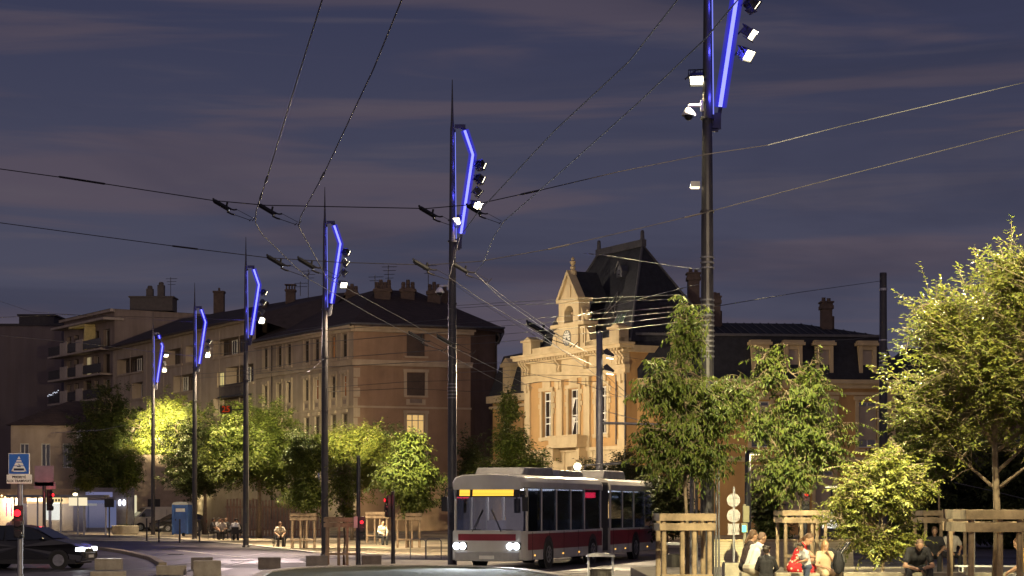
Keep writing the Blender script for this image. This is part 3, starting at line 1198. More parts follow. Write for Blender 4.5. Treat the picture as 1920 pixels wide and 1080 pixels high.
for x in (.05, .45, .85, 5.15, 5.55, 9.15, 9.55, WD - .85, WD - .45, WD - .05):   # scroll brackets
    pr = [(-.12, 11.86), (-.3, 11.9), (-.34, 12.1), (-.26, 12.3), (-.36, 12.5), (-.55, 12.62), (-.6, 12.78), (-.12, 12.78)]
    v = [Vector((x - .12, p[0], p[1])) for p in pr] + [Vector((x + .12, p[0], p[1])) for p in pr]
    n = len(pr)
    b.add(v, [tuple(range(n)), tuple(range(2 * n - 1, n - 1, -1))] + [(i, i + n, (i + 1) % n + n, (i + 1) % n) for i in range(n)])
FS2.box(b, 0, 9, -.15, .0, 12.72, 13.2)
b.build('entablature', stone, hall)
b = MB()                                               # parapet with end pedestals
FF.box(b, .3, WD - .3, -.3, .0, 13.36, 13.72)
FF.box(b, .25, WD - .25, -.36, .05, 13.72, 13.82)
for x in (.95, WD - .95):
    FF.box(b, x - .65, x + .65, -.42, .35, 13.37, 14.35)
    FF.box(b, x - .8, x + .8, -.55, .5, 14.35, 14.5)
    b.prism([(x - .6, 14.5), (x + .6, 14.5), (x, 14.75)], -.4, .4)
b.build('parapet', stone, hall)
b = MB()                                               # clock gable
X0 = 7.35
FF.box(b, X0 - 1.55, X0 + 1.55, -.55, .5, 13.4, 15.15)
FF.box(b, X0 - 2.3, X0 + 2.3, -.4, .45, 13.4, 14.9)
FF.box(b, X0 - 2.45, X0 + 2.45, -.62, .55, 15.0, 15.25)
for sg in (-1, 1):
    FF.box(b, X0 + sg * 1.95 - .16, X0 + sg * 1.95 + .16, -.47, -.401, 13.7, 14.75)
    pr = [(sg * 2.3, 13.4), (sg * 3.1, 13.4), (sg * 3.15, 13.7), (sg * 2.75, 13.95), (sg * 2.65, 14.4), (sg * 2.3, 14.8)]
    b.prism([(X0 + p[0], p[1]) for p in pr], -.3, .3)
    FF.box(b, X0 + sg * 1.05 - .4, X0 + sg * 1.05 + .4, -.45, .45, 15.25, 16.75)          # belfry piers
    b.lathe([(.22, 15.25), (.14, 15.35), (.3, 15.6), (.26, 15.8), (.08, 15.95), (.12, 16.05), (.01, 16.15)], (X0 + sg * 2.0, 0, 0), 10)
    pr = [(sg * 1.45, 15.25), (sg * 1.8, 15.25), (sg * 1.75, 15.7), (sg * 1.5, 16.3)]
    b.prism([(X0 + p[0], p[1]) for p in pr], -.25, .25)
arch = [(X0 - .66, 16.0)] + [(X0 + .66 * math.cos(a), 16.0 + .5 * math.sin(a)) for a in [math.pi - k * math.pi / 8 for k in range(9)]] + [(X0 + .66, 16.76), (X0 - .66, 16.76)]
arch = arch[1:]
b.prism(arch, -.43, .43)
FF.box(b, X0 - 1.6, X0 + 1.6, -.6, .6, 16.76, 17.0)
tri = [(X0 - 1.3, 17.0), (X0 + 1.3, 17.0), (X0, 18.75)]
b.prism(tri, -.42, .5)
for sg in (-1, 1):                                     # raking mouldings
    b.prism([(X0 + sg * 1.62, 17.0), (X0 + sg * 1.28, 17.0), (X0, 18.7), (X0, 19.05)], -.62, .0)
FF.box(b, X0 - .32, X0 + .32, -.5, -.421, 17.1, 17.9)
FF.box(b, X0 - .22, X0 + .22, -.47, -.421, 17.9, 18.4)
b.lathe([(.3, 18.7), (.26, 19.05), (.13, 19.1), (.2, 19.3), (.09, 19.4), (.19, 19.55), (.2, 19.7), (.07, 19.78), (.14, 19.9), (.01, 20.05)], (X0, -.1, 0), 12)
gab = b.build('clock_gable', stone, hall)
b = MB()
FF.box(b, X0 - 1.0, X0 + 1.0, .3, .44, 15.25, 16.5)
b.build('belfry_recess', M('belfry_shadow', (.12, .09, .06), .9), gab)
b = MB()
b.lathe([(.05, -.62), (.2, -.1), (.22, .1), (.1, .25)], (X0, 0, 15.95), 12)
b.build('bell', M('bronze', (.12, .08, .04), .4, .8), gab)
b = MB().lathe([(.56, -.05), (.56, .0)], (X0, -.56, 14.18), 28, 'Y')
ck = b.build('clock', M('clock_face', (.62, .58, .5), .5), gab)
b = MB().lathe([(.62, .0), (.62, .05)], (X0, -.6, 14.18), 28, 'Y')
b.lathe([(.53, -.02), (.53, .0)], (X0, -.601, 14.18), 28, 'Y')
b = MB()
dark = M('clock_black', (.02, .02, .02), .5)
for k in range(12):
    a = k * math.pi / 6
    ln = .16 if k % 3 else .2
    T = Matrix.Translation((X0, -.625, 14.18)) @ Matrix.Rotation(a, 4, 'Y')
    b.box(-.035, .035, 0, .012, .52 - ln, .5, T)
for a, ln, wd in ((R(128), .3, .04), (R(192), .45, .028)):
    T = Matrix.Translation((X0, -.645, 14.18)) @ Matrix.Rotation(a, 4, 'Y')
    b.add([T @ Vector(p) for p in ((-wd, 0, -.08), (wd, 0, -.08), (wd * 1.4, 0, ln * .6), (0, 0, ln), (-wd * 1.4, 0, ln * .6))], [(0, 1, 2, 3, 4)])
for k in range(40):
    a0, a1 = 2 * math.pi * k / 40, 2 * math.pi * (k + 1) / 40
    q = lambda r, a: (X0 + r * math.cos(a), -.624, 14.18 + r * math.sin(a))
    b.quad(q(.52, a0), q(.52, a1), q(.57, a1), q(.57, a0))
b.build('clock_hands', dark, ck)
b = MB()                                               # gable roof running back to the slates
for sg in (-1, 1):
    p = [Vector((X0 + sg * 1.5, .45, 17.0)), Vector((X0 + sg * 1.5, 1.9, 17.0)), Vector((X0, 1.9, 19.0)), Vector((X0, -.1, 19.0)), Vector((X0 + sg * 1.45, -.02, 17.0))]
    b.add(p, [(0, 1, 2, 3, 4)])
b.build('gable_roof', slated, gab)
# steep pavilion roof
b = MB()
e = [(.5, .5, 13.5), (WD - .3, .5, 13.5), (WD - .3, 8.3, 13.5), (.5, 8.3, 13.5), (4.25, 3.9, 20.85), (10.4, 3.9, 20.75)]
b.add(e, [(0, 1, 5, 4), (1, 2, 5), (2, 3, 4, 5), (3, 0, 4)])
prf = b.build('roof', slated, hall)
b = MB()
b.box(4.0, 10.6, 3.72, 4.08, 20.65, 21.15)
for x in (4.2, 10.35):
    b.lathe([(.2, 20.9), (.15, 21.3), (.13, 21.75), (.1, 21.8), (.02, 21.85)], (x, 3.9, 0), 8)
for p, q in ((0, 4), (1, 5), (2, 5)):
    b.tube([Vector(e[p]) + Vector((0, -.03, .04)), Vector(e[q]) + Vector((0, -.03, .04))], .09, 6)
b.build('ridge_cresting', lead, prf)
sl_ = (20.8 - 13.5) / 3.4                               # front slope: z = 13.5 + sl_ * (y - .5)
fy = lambda z: .5 + (z - 13.5) / sl_
skyl = EM('skylight_reflection', (.42, .5, .33), .16)  # reflected light put into the panes as a faint emission
for x in (3.6, 11.7):
    b = MB()
    b.add([(x - .6, fy(14.1) - .06, 14.1), (x + .6, fy(14.1) - .06, 14.1), (x + .6, fy(15.6) - .06, 15.6), (x - .6, fy(15.6) - .06, 15.6)], [(0, 1, 2, 3)])
    sk = b.build('skylight', skyl, prf)
    b = MB()
    for xx in (x - .62, x, x + .62):
        b.tube([(xx, fy(14.05) - .09, 14.05), (xx, fy(15.65) - .09, 15.65)], .04, 4)
    b.build('skylight_frame', zinc, sk)
for x, z in ((5.0, 18.3), (9.4, 18.6)):                 # small roof lucarnes with ornamented hoods
    y = fy(z)
    b = MB().prism([(x - .35, z - .1), (x + .35, z - .1), (x + .38, z + .35), (x, z + .75), (x - .38, z + .35)], y - .35, y + .4)
    lu = b.build('lucarne', zinc, prf)
    b = MB().lathe([(.2, -.38), (.2, -.35)], (x, y, z + .25), 14, 'Y')
    b.build('lucarne_glass', glassd, lu)
    b = MB()
    for sg in (-1, 1):
        b.tube([(x + sg * .5, y - .38, z + .2), (x + sg * .42, y - .4, z + .5), (x + sg * .15, y - .4, z + .82), (x, y - .4, z + 1.05)], .05, 5)
    b.build('lucarne_hood', lead, lu)
b = MB()
for x in (9.0, 10.6):
    b.tube([(x, fy(15.6) - .1, 15.6), (9.8, fy(17.4) - .1, 17.4)], .05, 5)
    b.tube([(x, fy(15.6) - .1, 15.6), (x + (9.8 - x) * 2.2, fy(17.0) - .1, 17.0)], .04, 5)
b.build('roof_ornament', lead, prf)
# central balcony
b = MB()
FF.box(b, X0 - 2.2, X0 + 2.2, -1.05, -.2, 6.31, 6.55)
FF.box(b, X0 - 2.1, X0 + 2.1, -.95, -.78, 6.55, 7.1)
FF.box(b, X0 - 2.2, X0 + 2.2, -1.02, -.7, 7.1, 7.22)
for sg in (-1, 1):
    FF.box(b, X0 + sg * 2.0 - .12, X0 + sg * 2.0 + .12, -.78, -.15, 6.55, 7.15)
    b.prism([(X0 + sg * 1.9 - .2, 5.4), (X0 + sg * 1.9 + .2, 5.4), (X0 + sg * 1.9 + .2, 6.3), (X0 + sg * 1.9 - .2, 6.3)], -.8, -.07)
b.build('balcony', stone, hall)
b = MB()
b.tube([(WD - .02, -.1, 2), (WD - .02, -.1, 11.2)], .07, 6)
b.tube([(13.4, -.1, 6.4), (13.4, -.1, 11.2)], .06, 6)
b.build('downpipe', M('pipe_dark', (.05, .04, .035), .5), hall)
# left wing, set back
FW = Face((-7.4, 1.0), (1, 0))
wl = [(1.6, 2.8, 6.6, 9.2), (5.0, 6.2, 6.6, 9.2), (1.6, 2.8, 1.6, 4.6), (5.0, 6.2, 1.6, 4.6)]
b = MB()
FW.wall(b, 0, 7.4, 0, 10.5, wl, .3)
Face((-7.4, 9), (0, -1)).wall(b, 0, 8, 0, 10.5)
b.build('wall', ochre, hall)
for h in wl:
    window(FW, hall, *h, .2, white2, glassd, 2, (.6,))
b = MB()
FW.box(b, -.3, 7.38, -.45, -.003, 10.2, 10.75)
b.build('cornice', stone, hall)
b = MB()
FW.box(b, -.2, 7.38, -.25, -.003, 9.75, 9.95)
b.build('string_course', stone, hall)
b = MB()
FW.box(b, -.1, 7.38, -.14, -.003, 5.4, 5.75)
b.build('string_course', stone, hall)
b = MB()
b.add([(-7.6, .7, 10.75), (-.02, .7, 10.75), (-.02, 1.7, 13.9), (-6.9, 1.7, 13.9), (-7.6, 9, 10.75), (-6.9, 8, 13.9), (-.02, 5, 14.6), (-5, 5, 14.6)],
      [(0, 1, 2, 3), (4, 0, 3, 5), (3, 2, 6, 7), (5, 3, 7)])
rw = b.build('roof', slated, hall)
for x in (-4.6, -1.6):
    b = MB().box(x - .6, x + .6, .75, 2.2, 10.8, 12.9).box(x - .8, x + .8, .6, 2.2, 12.9, 13.15).prism([(x - .7, 13.15), (x + .7, 13.15), (x, 13.6)], .65, 2.2)
    b.build('dormer', stone, rw)
# right flank, nearly square-on to the street
Q0, Q1 = Vector((8.6, 135.6)), Vector((26.7, 137.5))
Hm = hall.matrix_basis.copy()
Hm = Matrix.Translation((*HL, 0)) @ Matrix.Rotation(math.atan2(-.886, .465), 4, 'Z')
q0, q1 = Hm.inverted() @ Vector((*Q0, 0)), Hm.inverted() @ Vector((*Q1, 0))
FQ = Face(q0.xy, (q1 - q0).xy)
LQ = (q1 - q0).length
ux = lambda px: (lambda k: (k * 135.6 - 8.6) / (.9945 - k * .1044))((px - CX) / FPX)
dorm = [ux(p) for p in (1280, 1426, 1488, 1546, 1627)]
wq = [(u - .65, u + .65, 6.2, 9.4) for u in dorm] + [(u - .65, u + .65, 1.4, 4.6) for u in dorm]
b = MB()
FQ.wall(b, 0, LQ, 0, 10.3, wq, .28)
en = FQ.T @ Vector((LQ, 0, 0))
en2 = FQ.T @ Vector((LQ, 12, 0))
b.quad(en, en2, en2 + Vector((0, 0, 10.3)), en + Vector((0, 0, 10.3)))
b.build('wall', ochre, hall)
shp = M('shutter_pale', (.36, .29, .22), .7, var=.08)
for i, h in enumerate(wq):
    w = window(FQ, hall, *h, .2, white2, glassd, 2, (.25,))
    if i != 2:
        b = MB()
        z0 = h[2] + .55 if i < 5 else h[2] + .1
        FQ.box(b, h[0] + .05, h[1] - .05, .06, .13, z0, h[3] - .3)
        zz = z0
        while zz < h[3] - .45:
            FQ.box(b, h[0] + .06, h[1] - .06, .045, .06, zz + .02, zz + .08)
            zz += .14
        b.build('shutter', shp, w)
b = MB()
FQ.box(b, 0, LQ + .3, -.55, -.003, 10.62, 10.9)
FQ.box(b, 0, LQ + .2, -.35, -.003, 10.3, 10.62)
FQ.box(b, 0, LQ + .1, -.15, -.003, 9.85, 10.05)
FQ.box(b, 0, LQ + .1, -.15, -.003, 5.2, 5.55)
FQ.box(b, LQ - .7, LQ + .02, -.1, -.004, 0, 9.85)
for h in wq:
    FQ.box(b, h[0] - .25, h[0], -.08, -.003, h[2] - .1, h[3] + .1)
    FQ.box(b, h[1], h[1] + .25, -.08, -.003, h[2] - .1, h[3] + .1)
    FQ.box(b, h[0] - .35, h[1] + .35, -.16, -.003, h[3] + .1, h[3] + .38)
    FQ.box(b, h[0] - .3, h[1] + .3, -.18, -.003, h[2] - .25, h[2] - .1)
b.build('cornice', stone, hall)
b = MB()
q = lambda u, v, z: FQ.T @ Vector((u, v, z))
pts = [q(.0, -.2, 10.9), q(LQ + .1, -.2, 10.9), q(LQ - .6, .75, 14.05), q(.0, .75, 14.05), q(LQ + .1, 12, 10.9), q(LQ - .6, 11, 14.05), q(0, 6, 15.35), q(LQ - 5.2, 6, 15.35), q(0, 11, 14.05)]
b.add(pts, [(0, 1, 2, 3), (1, 4, 5, 2), (3, 2, 7, 6), (2, 5, 7), (6, 7, 5, 8)])
rq = b.build('roof', slated, hall)
b = MB()
FQ.box(b, 0, LQ - .5, .58, .74, 13.95, 14.12)
for k in range(28):
    u = .6 * k + .4
    if u < LQ - 1.2:
        p0 = q(u, .78, 14.09)
        p1 = q(min(u, LQ - 5.2), 6, 15.39) if u < LQ - 5.2 else q(u, .78 + 5.2 * (LQ - .6 - u) / 4.6, 14.09 + 1.3 * (LQ - .6 - u) / 4.6)
        b.tube([p0, p1], .03, 4)
b.build('roof_seam', lead, rq)
for u in dorm:
    b = MB()
    FQ.box(b, u - .62, u - .36, -.05, 1.0, 11.3, 13.3)
    FQ.box(b, u + .36, u + .62, -.05, 1.0, 11.3, 13.3)
    FQ.box(b, u - .36, u + .36, .0, 1.0, 10.95, 11.45)
    FQ.box(b, u - .36, u + .36, -.02, .7, 13.0, 13.3)
    FQ.box(b, u - .8, u + .8, -.22, 1.0, 13.3, 13.5)
    FQ.box(b, u - .7, u + .7, -.14, 1.0, 13.5, 13.64)
    dm = b.build('dormer', stone, rq)
    b = MB()
    FQ.box(b, u - .36, u + .36, .12, .18, 11.46, 12.99)
    b.build('shutter', shp, dm)
for px, pt, pb, w in ((1343, 556, 602, 17), (1549, 566, 612, 24), (1300, 512, 600, 26)):
    d = 141
    c = P(px, pt, d)
    hw, hgt = w * d / FPX / 2, (pb - pt + 14) * d / FPX
    b = MB().box(-hw * .8, hw * .8, -.5, .5, -hgt, -.25).box(-hw, hw, -.62, .62, -.55, -.3).box(-hw * 1.05, hw * 1.05, -.65, .65, -.1, 0).box(-hw * .88, hw * .88, -.55, .55, -.3, -.1)
    b.lathe([(.16, 0), (.13, .25), (.16, .3)], (-hw * .4, 0, 0), 8).lathe([(.16, 0), (.13, .2), (.16, .25)], (hw * .4, 0, 0), 8)
    b.box(hw * .9, hw * 1.25, -.1, .1, -hgt, -hgt * .45)
    T = Hm.inverted() @ Matrix.Translation(c)
    b.xf(T).build('chimney', chm, rq)
# dim building glimpsed behind the big right tree
db = thing('dark_house', 'unlit dark house almost lost behind the big bright tree', 'building', (27.5, 150, 0))
FD = Face((0, 0), (1, .1))
b = MB()
FD.wall(b, 0, 16, 0, 10.5, [(2 + 3 * k, 3.2 + 3 * k, 5, 7.6) for k in range(4)], .25)
b.quad(FD.T @ Vector((0, 0, 0)), FD.T @ Vector((0, 0, 10.5)), FD.T @ Vector((0, 10, 10.5)), FD.T @ Vector((0, 10, 0)))
b.build('wall', brownw, db)
for k in range(4):
    window(FD, db, 2 + 3 * k, 3.2 + 3 * k, 5, 7.6, .2, winfd, glassd)
b = MB()
b.add([FD.T @ Vector(p) for p in ((-.4, -.4, 10.5), (16.4, -.4, 10.5), (16.4, 10, 10.5), (-.4, 10, 10.5), (4, 5, 14.6), (12, 5, 14.6))], [(0, 1, 5, 4), (1, 2, 5), (2, 3, 4, 5), (3, 0, 4), (0, 3, 2, 1)])
b.build('roof', slated, db)
# ------------------------------------------------------------------ tram and floodlight masts
neon_core = EM('neon_core', (.26, .27, 1.0), 3.4)
neon_thin = EM('neon_thin', (.22, .25, 1.0), 1.0)
neon_halo = halo_mat('neon_halo', (.03, .025, 1.0), .85, .80)  # glow of the air round the tube, put into emissive shells
lampglass = EM('flood_glass', (1.0, .88, .58), 9.0)
lampdim = EM('flood_glass_dim', (1.0, .9, .7), 1.6)


def spot(par, loc, target, watt, size=50, col=(1, .78, .46), blend=.8, r=.16):
    l = bpy.data.lights.new('flood_beam', 'SPOT')
    l.energy, l.color, l.spot_size, l.spot_blend, l.shadow_soft_size = watt, col, R(size), blend, r
    o = bpy.data.objects.new('flood_beam', l)
    COL.objects.link(o)
    o.parent = par
    o.location = loc
    rm = Matrix.Rotation(par.rotation_euler.z, 3, 'Z')
    d = rm.transposed() @ (Vector(target) - (Vector(par.location) + rm @ Vector(loc)))
    o.rotation_euler = d.to_track_quat('-Z', 'Y').to_euler()
    return o


def head(par, loc, aim, sc=1.0, lit=True):
    """One floodlight: finned housing, yoke, visor and its glass."""
    loc, aim = Vector(loc), Vector(aim).normalized()
    T = Matrix.Translation(loc) @ aim.to_track_quat('Z', 'Y').to_matrix().to_4x4() @ Matrix.Scale(sc, 4)
    b = MB()
    b.box(-.17, .17, -.13, .13, -.1, .06, T)
    for k in range(6):
        b.box(-.19 + k * .07, -.17 + k * .07, -.13, .13, -.2, -.1, T)
    b.box(-.21, .21, -.18, -.16, -.06, .15, T).box(-.21, -.2, -.16, .16, .06, .11, T).box(.2, .21, -.16, .16, .06, .11, T)
    b.tube([T @ Vector((-.24, 0, 0)), T @ Vector((-.24, .1, -.24)), T @ Vector((.24, .1, -.24)), T @ Vector((.24, 0, 0))], .02 * sc, 5)
    b.tube([T @ Vector((0, .1, -.24)), loc + Vector((-.34 * sc, 0, -.02))], .025 * sc, 5)
    h = b.build('floodlight', steel, par)
    g = MB().box(-.18, .18, -.14, .14, .062, .09, T)
    g.build('lamp_glass', lampglass if lit else lampdim, h)
    return h


def mast(px, d, label, heads, group='blue-lit masts in a row along the street', gap=False, cam_z=None):
    X, base = (px - CX) * d / FPX, G(d)
    t = thing('light_mast', label, 'light mast', (X, d, base), 0, group)
    z = lambda v: v - base
    b = MB()
    b.lathe([(.19, 0), (.19, .05), (.15, .09), (.145, 4), (.13, 8), (.105, 10.6), (.09, 12), (.07, 14.0), (.045, 14.3), (.012, 15.6)], (0, 0, 0), 14)
    for zz in (6.1, 8.4, 10.4):
        b.lathe([(.15, zz), (.15, zz + .05)], (0, 0, 0), 12)
    b.build('pole', polem, t, smooth=False)
    b = MB()
    b.box(-.02, .02, -.07, .07, -.5, 0).box(-.16, .16, -.14, -.13, 0, .0)
    MB().box(-.09, .09, -.165, -.13, 1.2, 1.75).build('cabinet_door', steel, t)
    b = MB()                                            # the kinked blade that carries the tube
    pl = [(.08, 14.14), (.40, 14.02), (.66, 13.2), (.27, 10.66), (.20, 10.2)]
    for p, q in zip(pl, pl[1:]):
        b.tube([(p[0] + .02, .07, p[1]), (q[0] + .02, .07, q[1])], .045, 6)
    b.box(.08, .42, .0, .1, 14.05, 14.17).box(.08, .24, .02, .1, 10.15, 10.22).box(.1, .3, .02, .08, 10.2, 10.55)
    b.tube([(.115, -.02, 10.3), (.09, -.02, 14.0)], .02, 5)
    fr = b.build('blade_frame', steel, t)
    segs = [[(.40, 13.97), (.66, 13.2), (.28, 10.68)]] if not gap else [[(.40, 13.97), (.47, 13.75)], [(.58, 13.42), (.66, 13.2), (.28, 10.68)]]
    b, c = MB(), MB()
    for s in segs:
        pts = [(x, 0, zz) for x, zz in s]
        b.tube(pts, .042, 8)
        for r_ in (.068, .10, .14):  # nested shells imitating the halo, no part of the lamp
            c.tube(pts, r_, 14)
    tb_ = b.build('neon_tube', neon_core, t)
    c.build('tube_halo', neon_halo, tb_, smooth=True)
    b = MB().tube([(.128, -.06, 10.5), (.095, -.05, 13.9)], .015, 6)
    b.build('neon_strip', neon_thin, t)
    for zz in (10.9, 11.9, 12.9, 13.7):                 # what the tube throws on its own mast
        l = bpy.data.lights.new('tube_light', 'POINT')
        l.energy, l.color, l.shadow_soft_size = 22, (.08, .08, 1.0), .05
        o = bpy.data.objects.new('tube_light', l)
        COL.objects.link(o)
        o.parent = t
        o.location = (.26 + .1 * (zz > 12), -.22, zz)
    for (dx, zz, aim, lit) in heads:
        head(t, (dx, 0, z(zz)), aim, .76, lit)
    for zz in (3.1, 3.35, 3.6):
        pass
    return t


def dome_cam(par, z, side=-.8):
    b = MB()
    b.box(side * .14 - .03, side * .14 + .03, -.06, .06, z - .02, z + .2).tube([(side * .14, 0, z + .1), (side * .5, 0, z + .1), (side * .5, 0, z)], .035, 6)
    b.lathe([(.14, -.02), (.15, -.07), (.10, .04), (.05, .1)], (side * .5, 0, z - .05), 14)
    c = b.build('camera_bracket', white, par, smooth=False)
    g = MB().ball((side * .5, 0, z - .13), .095, 12, 8)
    g.build('camera_dome', black, c)


up_cam = Vector((.35, -.75, -.55))
m0 = mast(1326, 42.3, 'tallest mast, cut by the frame\'s top, white dome camera halfway up', [
    (1.0, 13.9, (.5, .5, -.7), 1), (.98, 13.3, (.75, .35, -.6), 1), (.98, 12.85, (.75, .3, -.6), 1), (.92, 12.25, (.72, -.35, -.6), 1), (.85, 11.8, (.6, -.55, -.6), 1), (-.22, 11.28, (-.1, -.55, -.85), 1)])
m1 = mast(848, 68.5, 'mast rising behind the bus with dome camera under a bright floodlight', [
    (.92, 12.85, (.6, .6, -.5), 1), (.9, 12.4, (.75, .5, -.45), 1), (.85, 11.98, (.75, .15, -.65), 1), (.78, 11.58, (.5, -.65, -.5), 1), (.12, 11.1, (-.2, -.7, -.6), 1)])
m2 = mast(609, 83.5, 'mast standing behind the dark cube bollard near the wooden tree guard', [
    (.92, 12.85, (.6, .6, -.5), 1), (.9, 12.4, (.7, .3, -.55), 1), (.85, 11.98, (.75, .15, -.65), 1), (.78, 11.5, (.4, -.7, -.5), 1)])
m3 = mast(461, 99.2, 'mast rising out of the big round tree', [
    (.92, 12.85, (.6, .6, -.5), 1), (.9, 12.35, (.7, .3, -.55), 1), (.85, 11.9, (.75, .15, -.65), 1), (.78, 11.45, (.4, -.7, -.5), 1)])
m4 = mast(365, 119.8, 'mast beside the blue toilet cabin', [
    (.9, 12.1, (.7, .3, -.55), 1), (.85, 11.7, (.75, .15, -.65), 1), (.78, 11.3, (.4, -.7, -.5), 1)])
m5 = mast(287, 138, 'smallest and farthest mast, its neon tube broken by dark gaps', [
    (.9, 12.7, (.3, -.5, -.6), 1), (.85, 12.1, (.75, .15, -.65), 1), (.78, 11.65, (.3, -.7, -.5), 1)], gap=True)
m1.scale = (1.085,) * 3
dome_cam(m0, 10.6)
dome_cam(m1, 8.9)
b = MB().box(-.36, -.16, -.1, .1, 8.95, 9.06)
h0 = b.build('floodlight', steelg, m0)
MB().box(-.345, -.17, -.09, .09, 8.925, 8.949).build('lamp_glass', EM('small_lamp', (1, .8, .5), 2.5), h0)
b = MB()
for x, r in ((-.22, .03), (-.32, .045), (.2, .02), (.26, .02)):
    b.tube([(x, .1, -.1), (x, .1, 3.3)], r, 8)
b.build('cable_duct', steelg, m0)
for mm, z0, n in ((m0, 5.3, 12), (m1, 5.4, 5), (m0, 7.2, 3)):
    b = MB()
    for k in range(n):
        r = .155 if z0 < 8 else .13
        b.lathe([(r, z0 + k * .11), (r, z0 + k * .11 + .035)], (0, 0, 0), 12)
    b.build('steel_band', steelg, mm)

# beams of the lit floodlights of the masts, plus washes added for fill
KW = 1000
WARM = (1.0, .78, .48)
YEL = (1.0, .87, .46)
BEAMS = [
    (m0, (.98, 0, 12.85), (8.3, 44, 2.9), 90, 24, YEL),       # the spreading young tree
    (m0, (.92, 0, 12.25), (7.2, 32, 5.0), 110, 30, YEL),       # big tree on the right
    (m0, (.85, 0, 11.8), (5.8, 40, .9), 3.5, 46, WARM),         # people on the benches
    (m0, (-.22, 0, 11.28), (3.8, 40.3, 3.6), 10, 40, YEL),       # tree at the mast's foot
    (m0, (.98, 0, 13.3), (8.1, 57, 4.4), 120, 24, YEL),
    (m1, (.78, 0, 11.58), (3.8, 40.5, 3.9), 26, 20, YEL),
    (m1, (.9, 0, 12.4), (0.2, 100, 4.5), 60, 16, YEL),
    (m1, (.12, 0, 11.1), (-3, 62, 0), 5, 80, WARM),
    (m1, (.85, 0, 11.98), (3.5, 76, 3), 12, 60, WARM),
    (m2, (.9, 0, 12.4), (-5.2, 98.5, 4.4), 190, 17, YEL),
    (m3, (.85, 0, 11.98), (-9.3, 118, 7.0), 330, 17, YEL),
    (m2, (.78, 0, 11.5), (-7, 88, 0), 20, 90, WARM),
    (m2, (.92, 0, 12.85), (-5, 66, 0), 3.5, 60, WARM),
    (m3, (.9, 0, 12.35), (-10.2, 97, 3.0), 22, 40, YEL),
    (m3, (.85, 0, 11.9), (-16.0, 124, 8.4), 260, 22, YEL),
    (m3, (.78, 0, 11.45), (-9, 104, 0), 27, 95, WARM),
    (m3, (.78, 0, 11.0), (-15, 78, 0), 8, 80, (1, .76, .70)),  # pinkish wash added to tint the road, no head hangs here
    (m3, (.92, 0, 12.85), (-11, 164, 10), 9, 36, WARM),       # rose house
    (m4, (.9, 0, 12.1), (-29.0, 165, 8.4), 800, 10, YEL),
    (m4, (.85, 0, 11.7), (-17.0, 124, 8.5), 6, 30, YEL),
    (m4, (.78, 0, 11.3), (-18, 122, 0), 16, 90, WARM),
    (m4, (.92, 0, 11.9), (4.2, 142, 9.0), 35, 48, (1.0, .84, .60)),       # town hall front
    (m5, (.9, 0, 12.7), (-29.2, 165, 8.2), 1500, 13, YEL),
    (m5, (.78, 0, 11.65), (-25, 142, 0), 16, 90, WARM),
    (m5, (.85, 0, 12.1), (4.6, 141.5, 10.0), 33, 44, (1.0, .84, .60)),
    (m4, (.85, 0, 11.7), (-28, 188, 13), 30, 55, WARM),        # loggia house
    (m5, (.85, 0, 12.1), (-44, 212, 14), 26, 36, WARM),
]
mx = mast(2030, 21.5, 'nearest mast of the row, standing just right of the view', [
    (1.0, 13.9, (.5, .5, -.7), 1), (.98, 13.3, (.1, .75, -.6), 1), (.98, 12.85, (-.3, .75, -.6), 1), (.85, 11.8, (.3, .7, -.55), 1)])
BEAMS += [
    (mx, (.98, 0, 13.3), (7.3, 32, 5.8), 72, 33, YEL),
    (mx, (.98, 0, 12.85), (8.0, 44, 3.4), 40, 22, YEL),
    (mx, (.9, 0, 12.6), (3.6, 40.5, 5.0), 26, 13, YEL),
    (mx, (.85, 0, 11.8), (6.6, 40, .8), 1.2, 50, WARM),
    (mx, (.9, 0, 12.4), (-11, 56, 1.5), 26, 44, WARM),  # front fill added for the left signs and blocks, no head here
]
for par, loc, tg, kw, size, colr in BEAMS:
    spot(par, (loc[0] + .02, -.02, loc[2] - par.location.z - .25), tg, kw * KW, size, colr)

# ------------------------------------------------------------------ other posts
t = thing('street_lamp', 'grey lamp post with two shoebox heads before the town hall', 'street lamp', ((1124 - CX) * 82 / FPX, 82, G(82)))
MB().lathe([(.2, 0), (.17, .1), (.15, 3), (.13, 9.3), (.02, 9.42)], (0, 0, 0), 12).build('post', steelg, t, smooth=True)
for k, z0 in enumerate((8.35, 7.7)):
    b = MB().tube([(0, 0, z0 + .02), (.22, 0, z0 + .12)], .04, 6)
    b.prism([(.15, z0 + .2), (.3, z0 + .3), (.62, z0 + .02), (.58, z0 - .06), (.2, z0 + .06)], -.18, .18)
    a = b.build('lamp_head', steel, t)
    MB().box(.3, .58, -.14, .14, -.012, .012, Matrix.Translation((0, 0, z0 - .04)) @ Matrix.Rotation(R(10), 4, 'Y')).build('lamp_glass', EM('street_lamp_glass', (1, .85, .55), 5), a)
b = MB().tube([(.1, 0, 5.55), (4.7, 1.5, 5.5)], [.055, .04], 8)
b.tube([(.05, 0, 6.1), (2.2, .7, 5.56)], .012, 4)
b.build('bracket_arm', galv, t)
spot(t, (.45, -.2, 7.6), (2.8, 74, 1), 7 * KW, 110, WARM)
spot(t, (.45, .2, 8.2), (12, 120, 3), 2.2 * KW, 120, WARM)

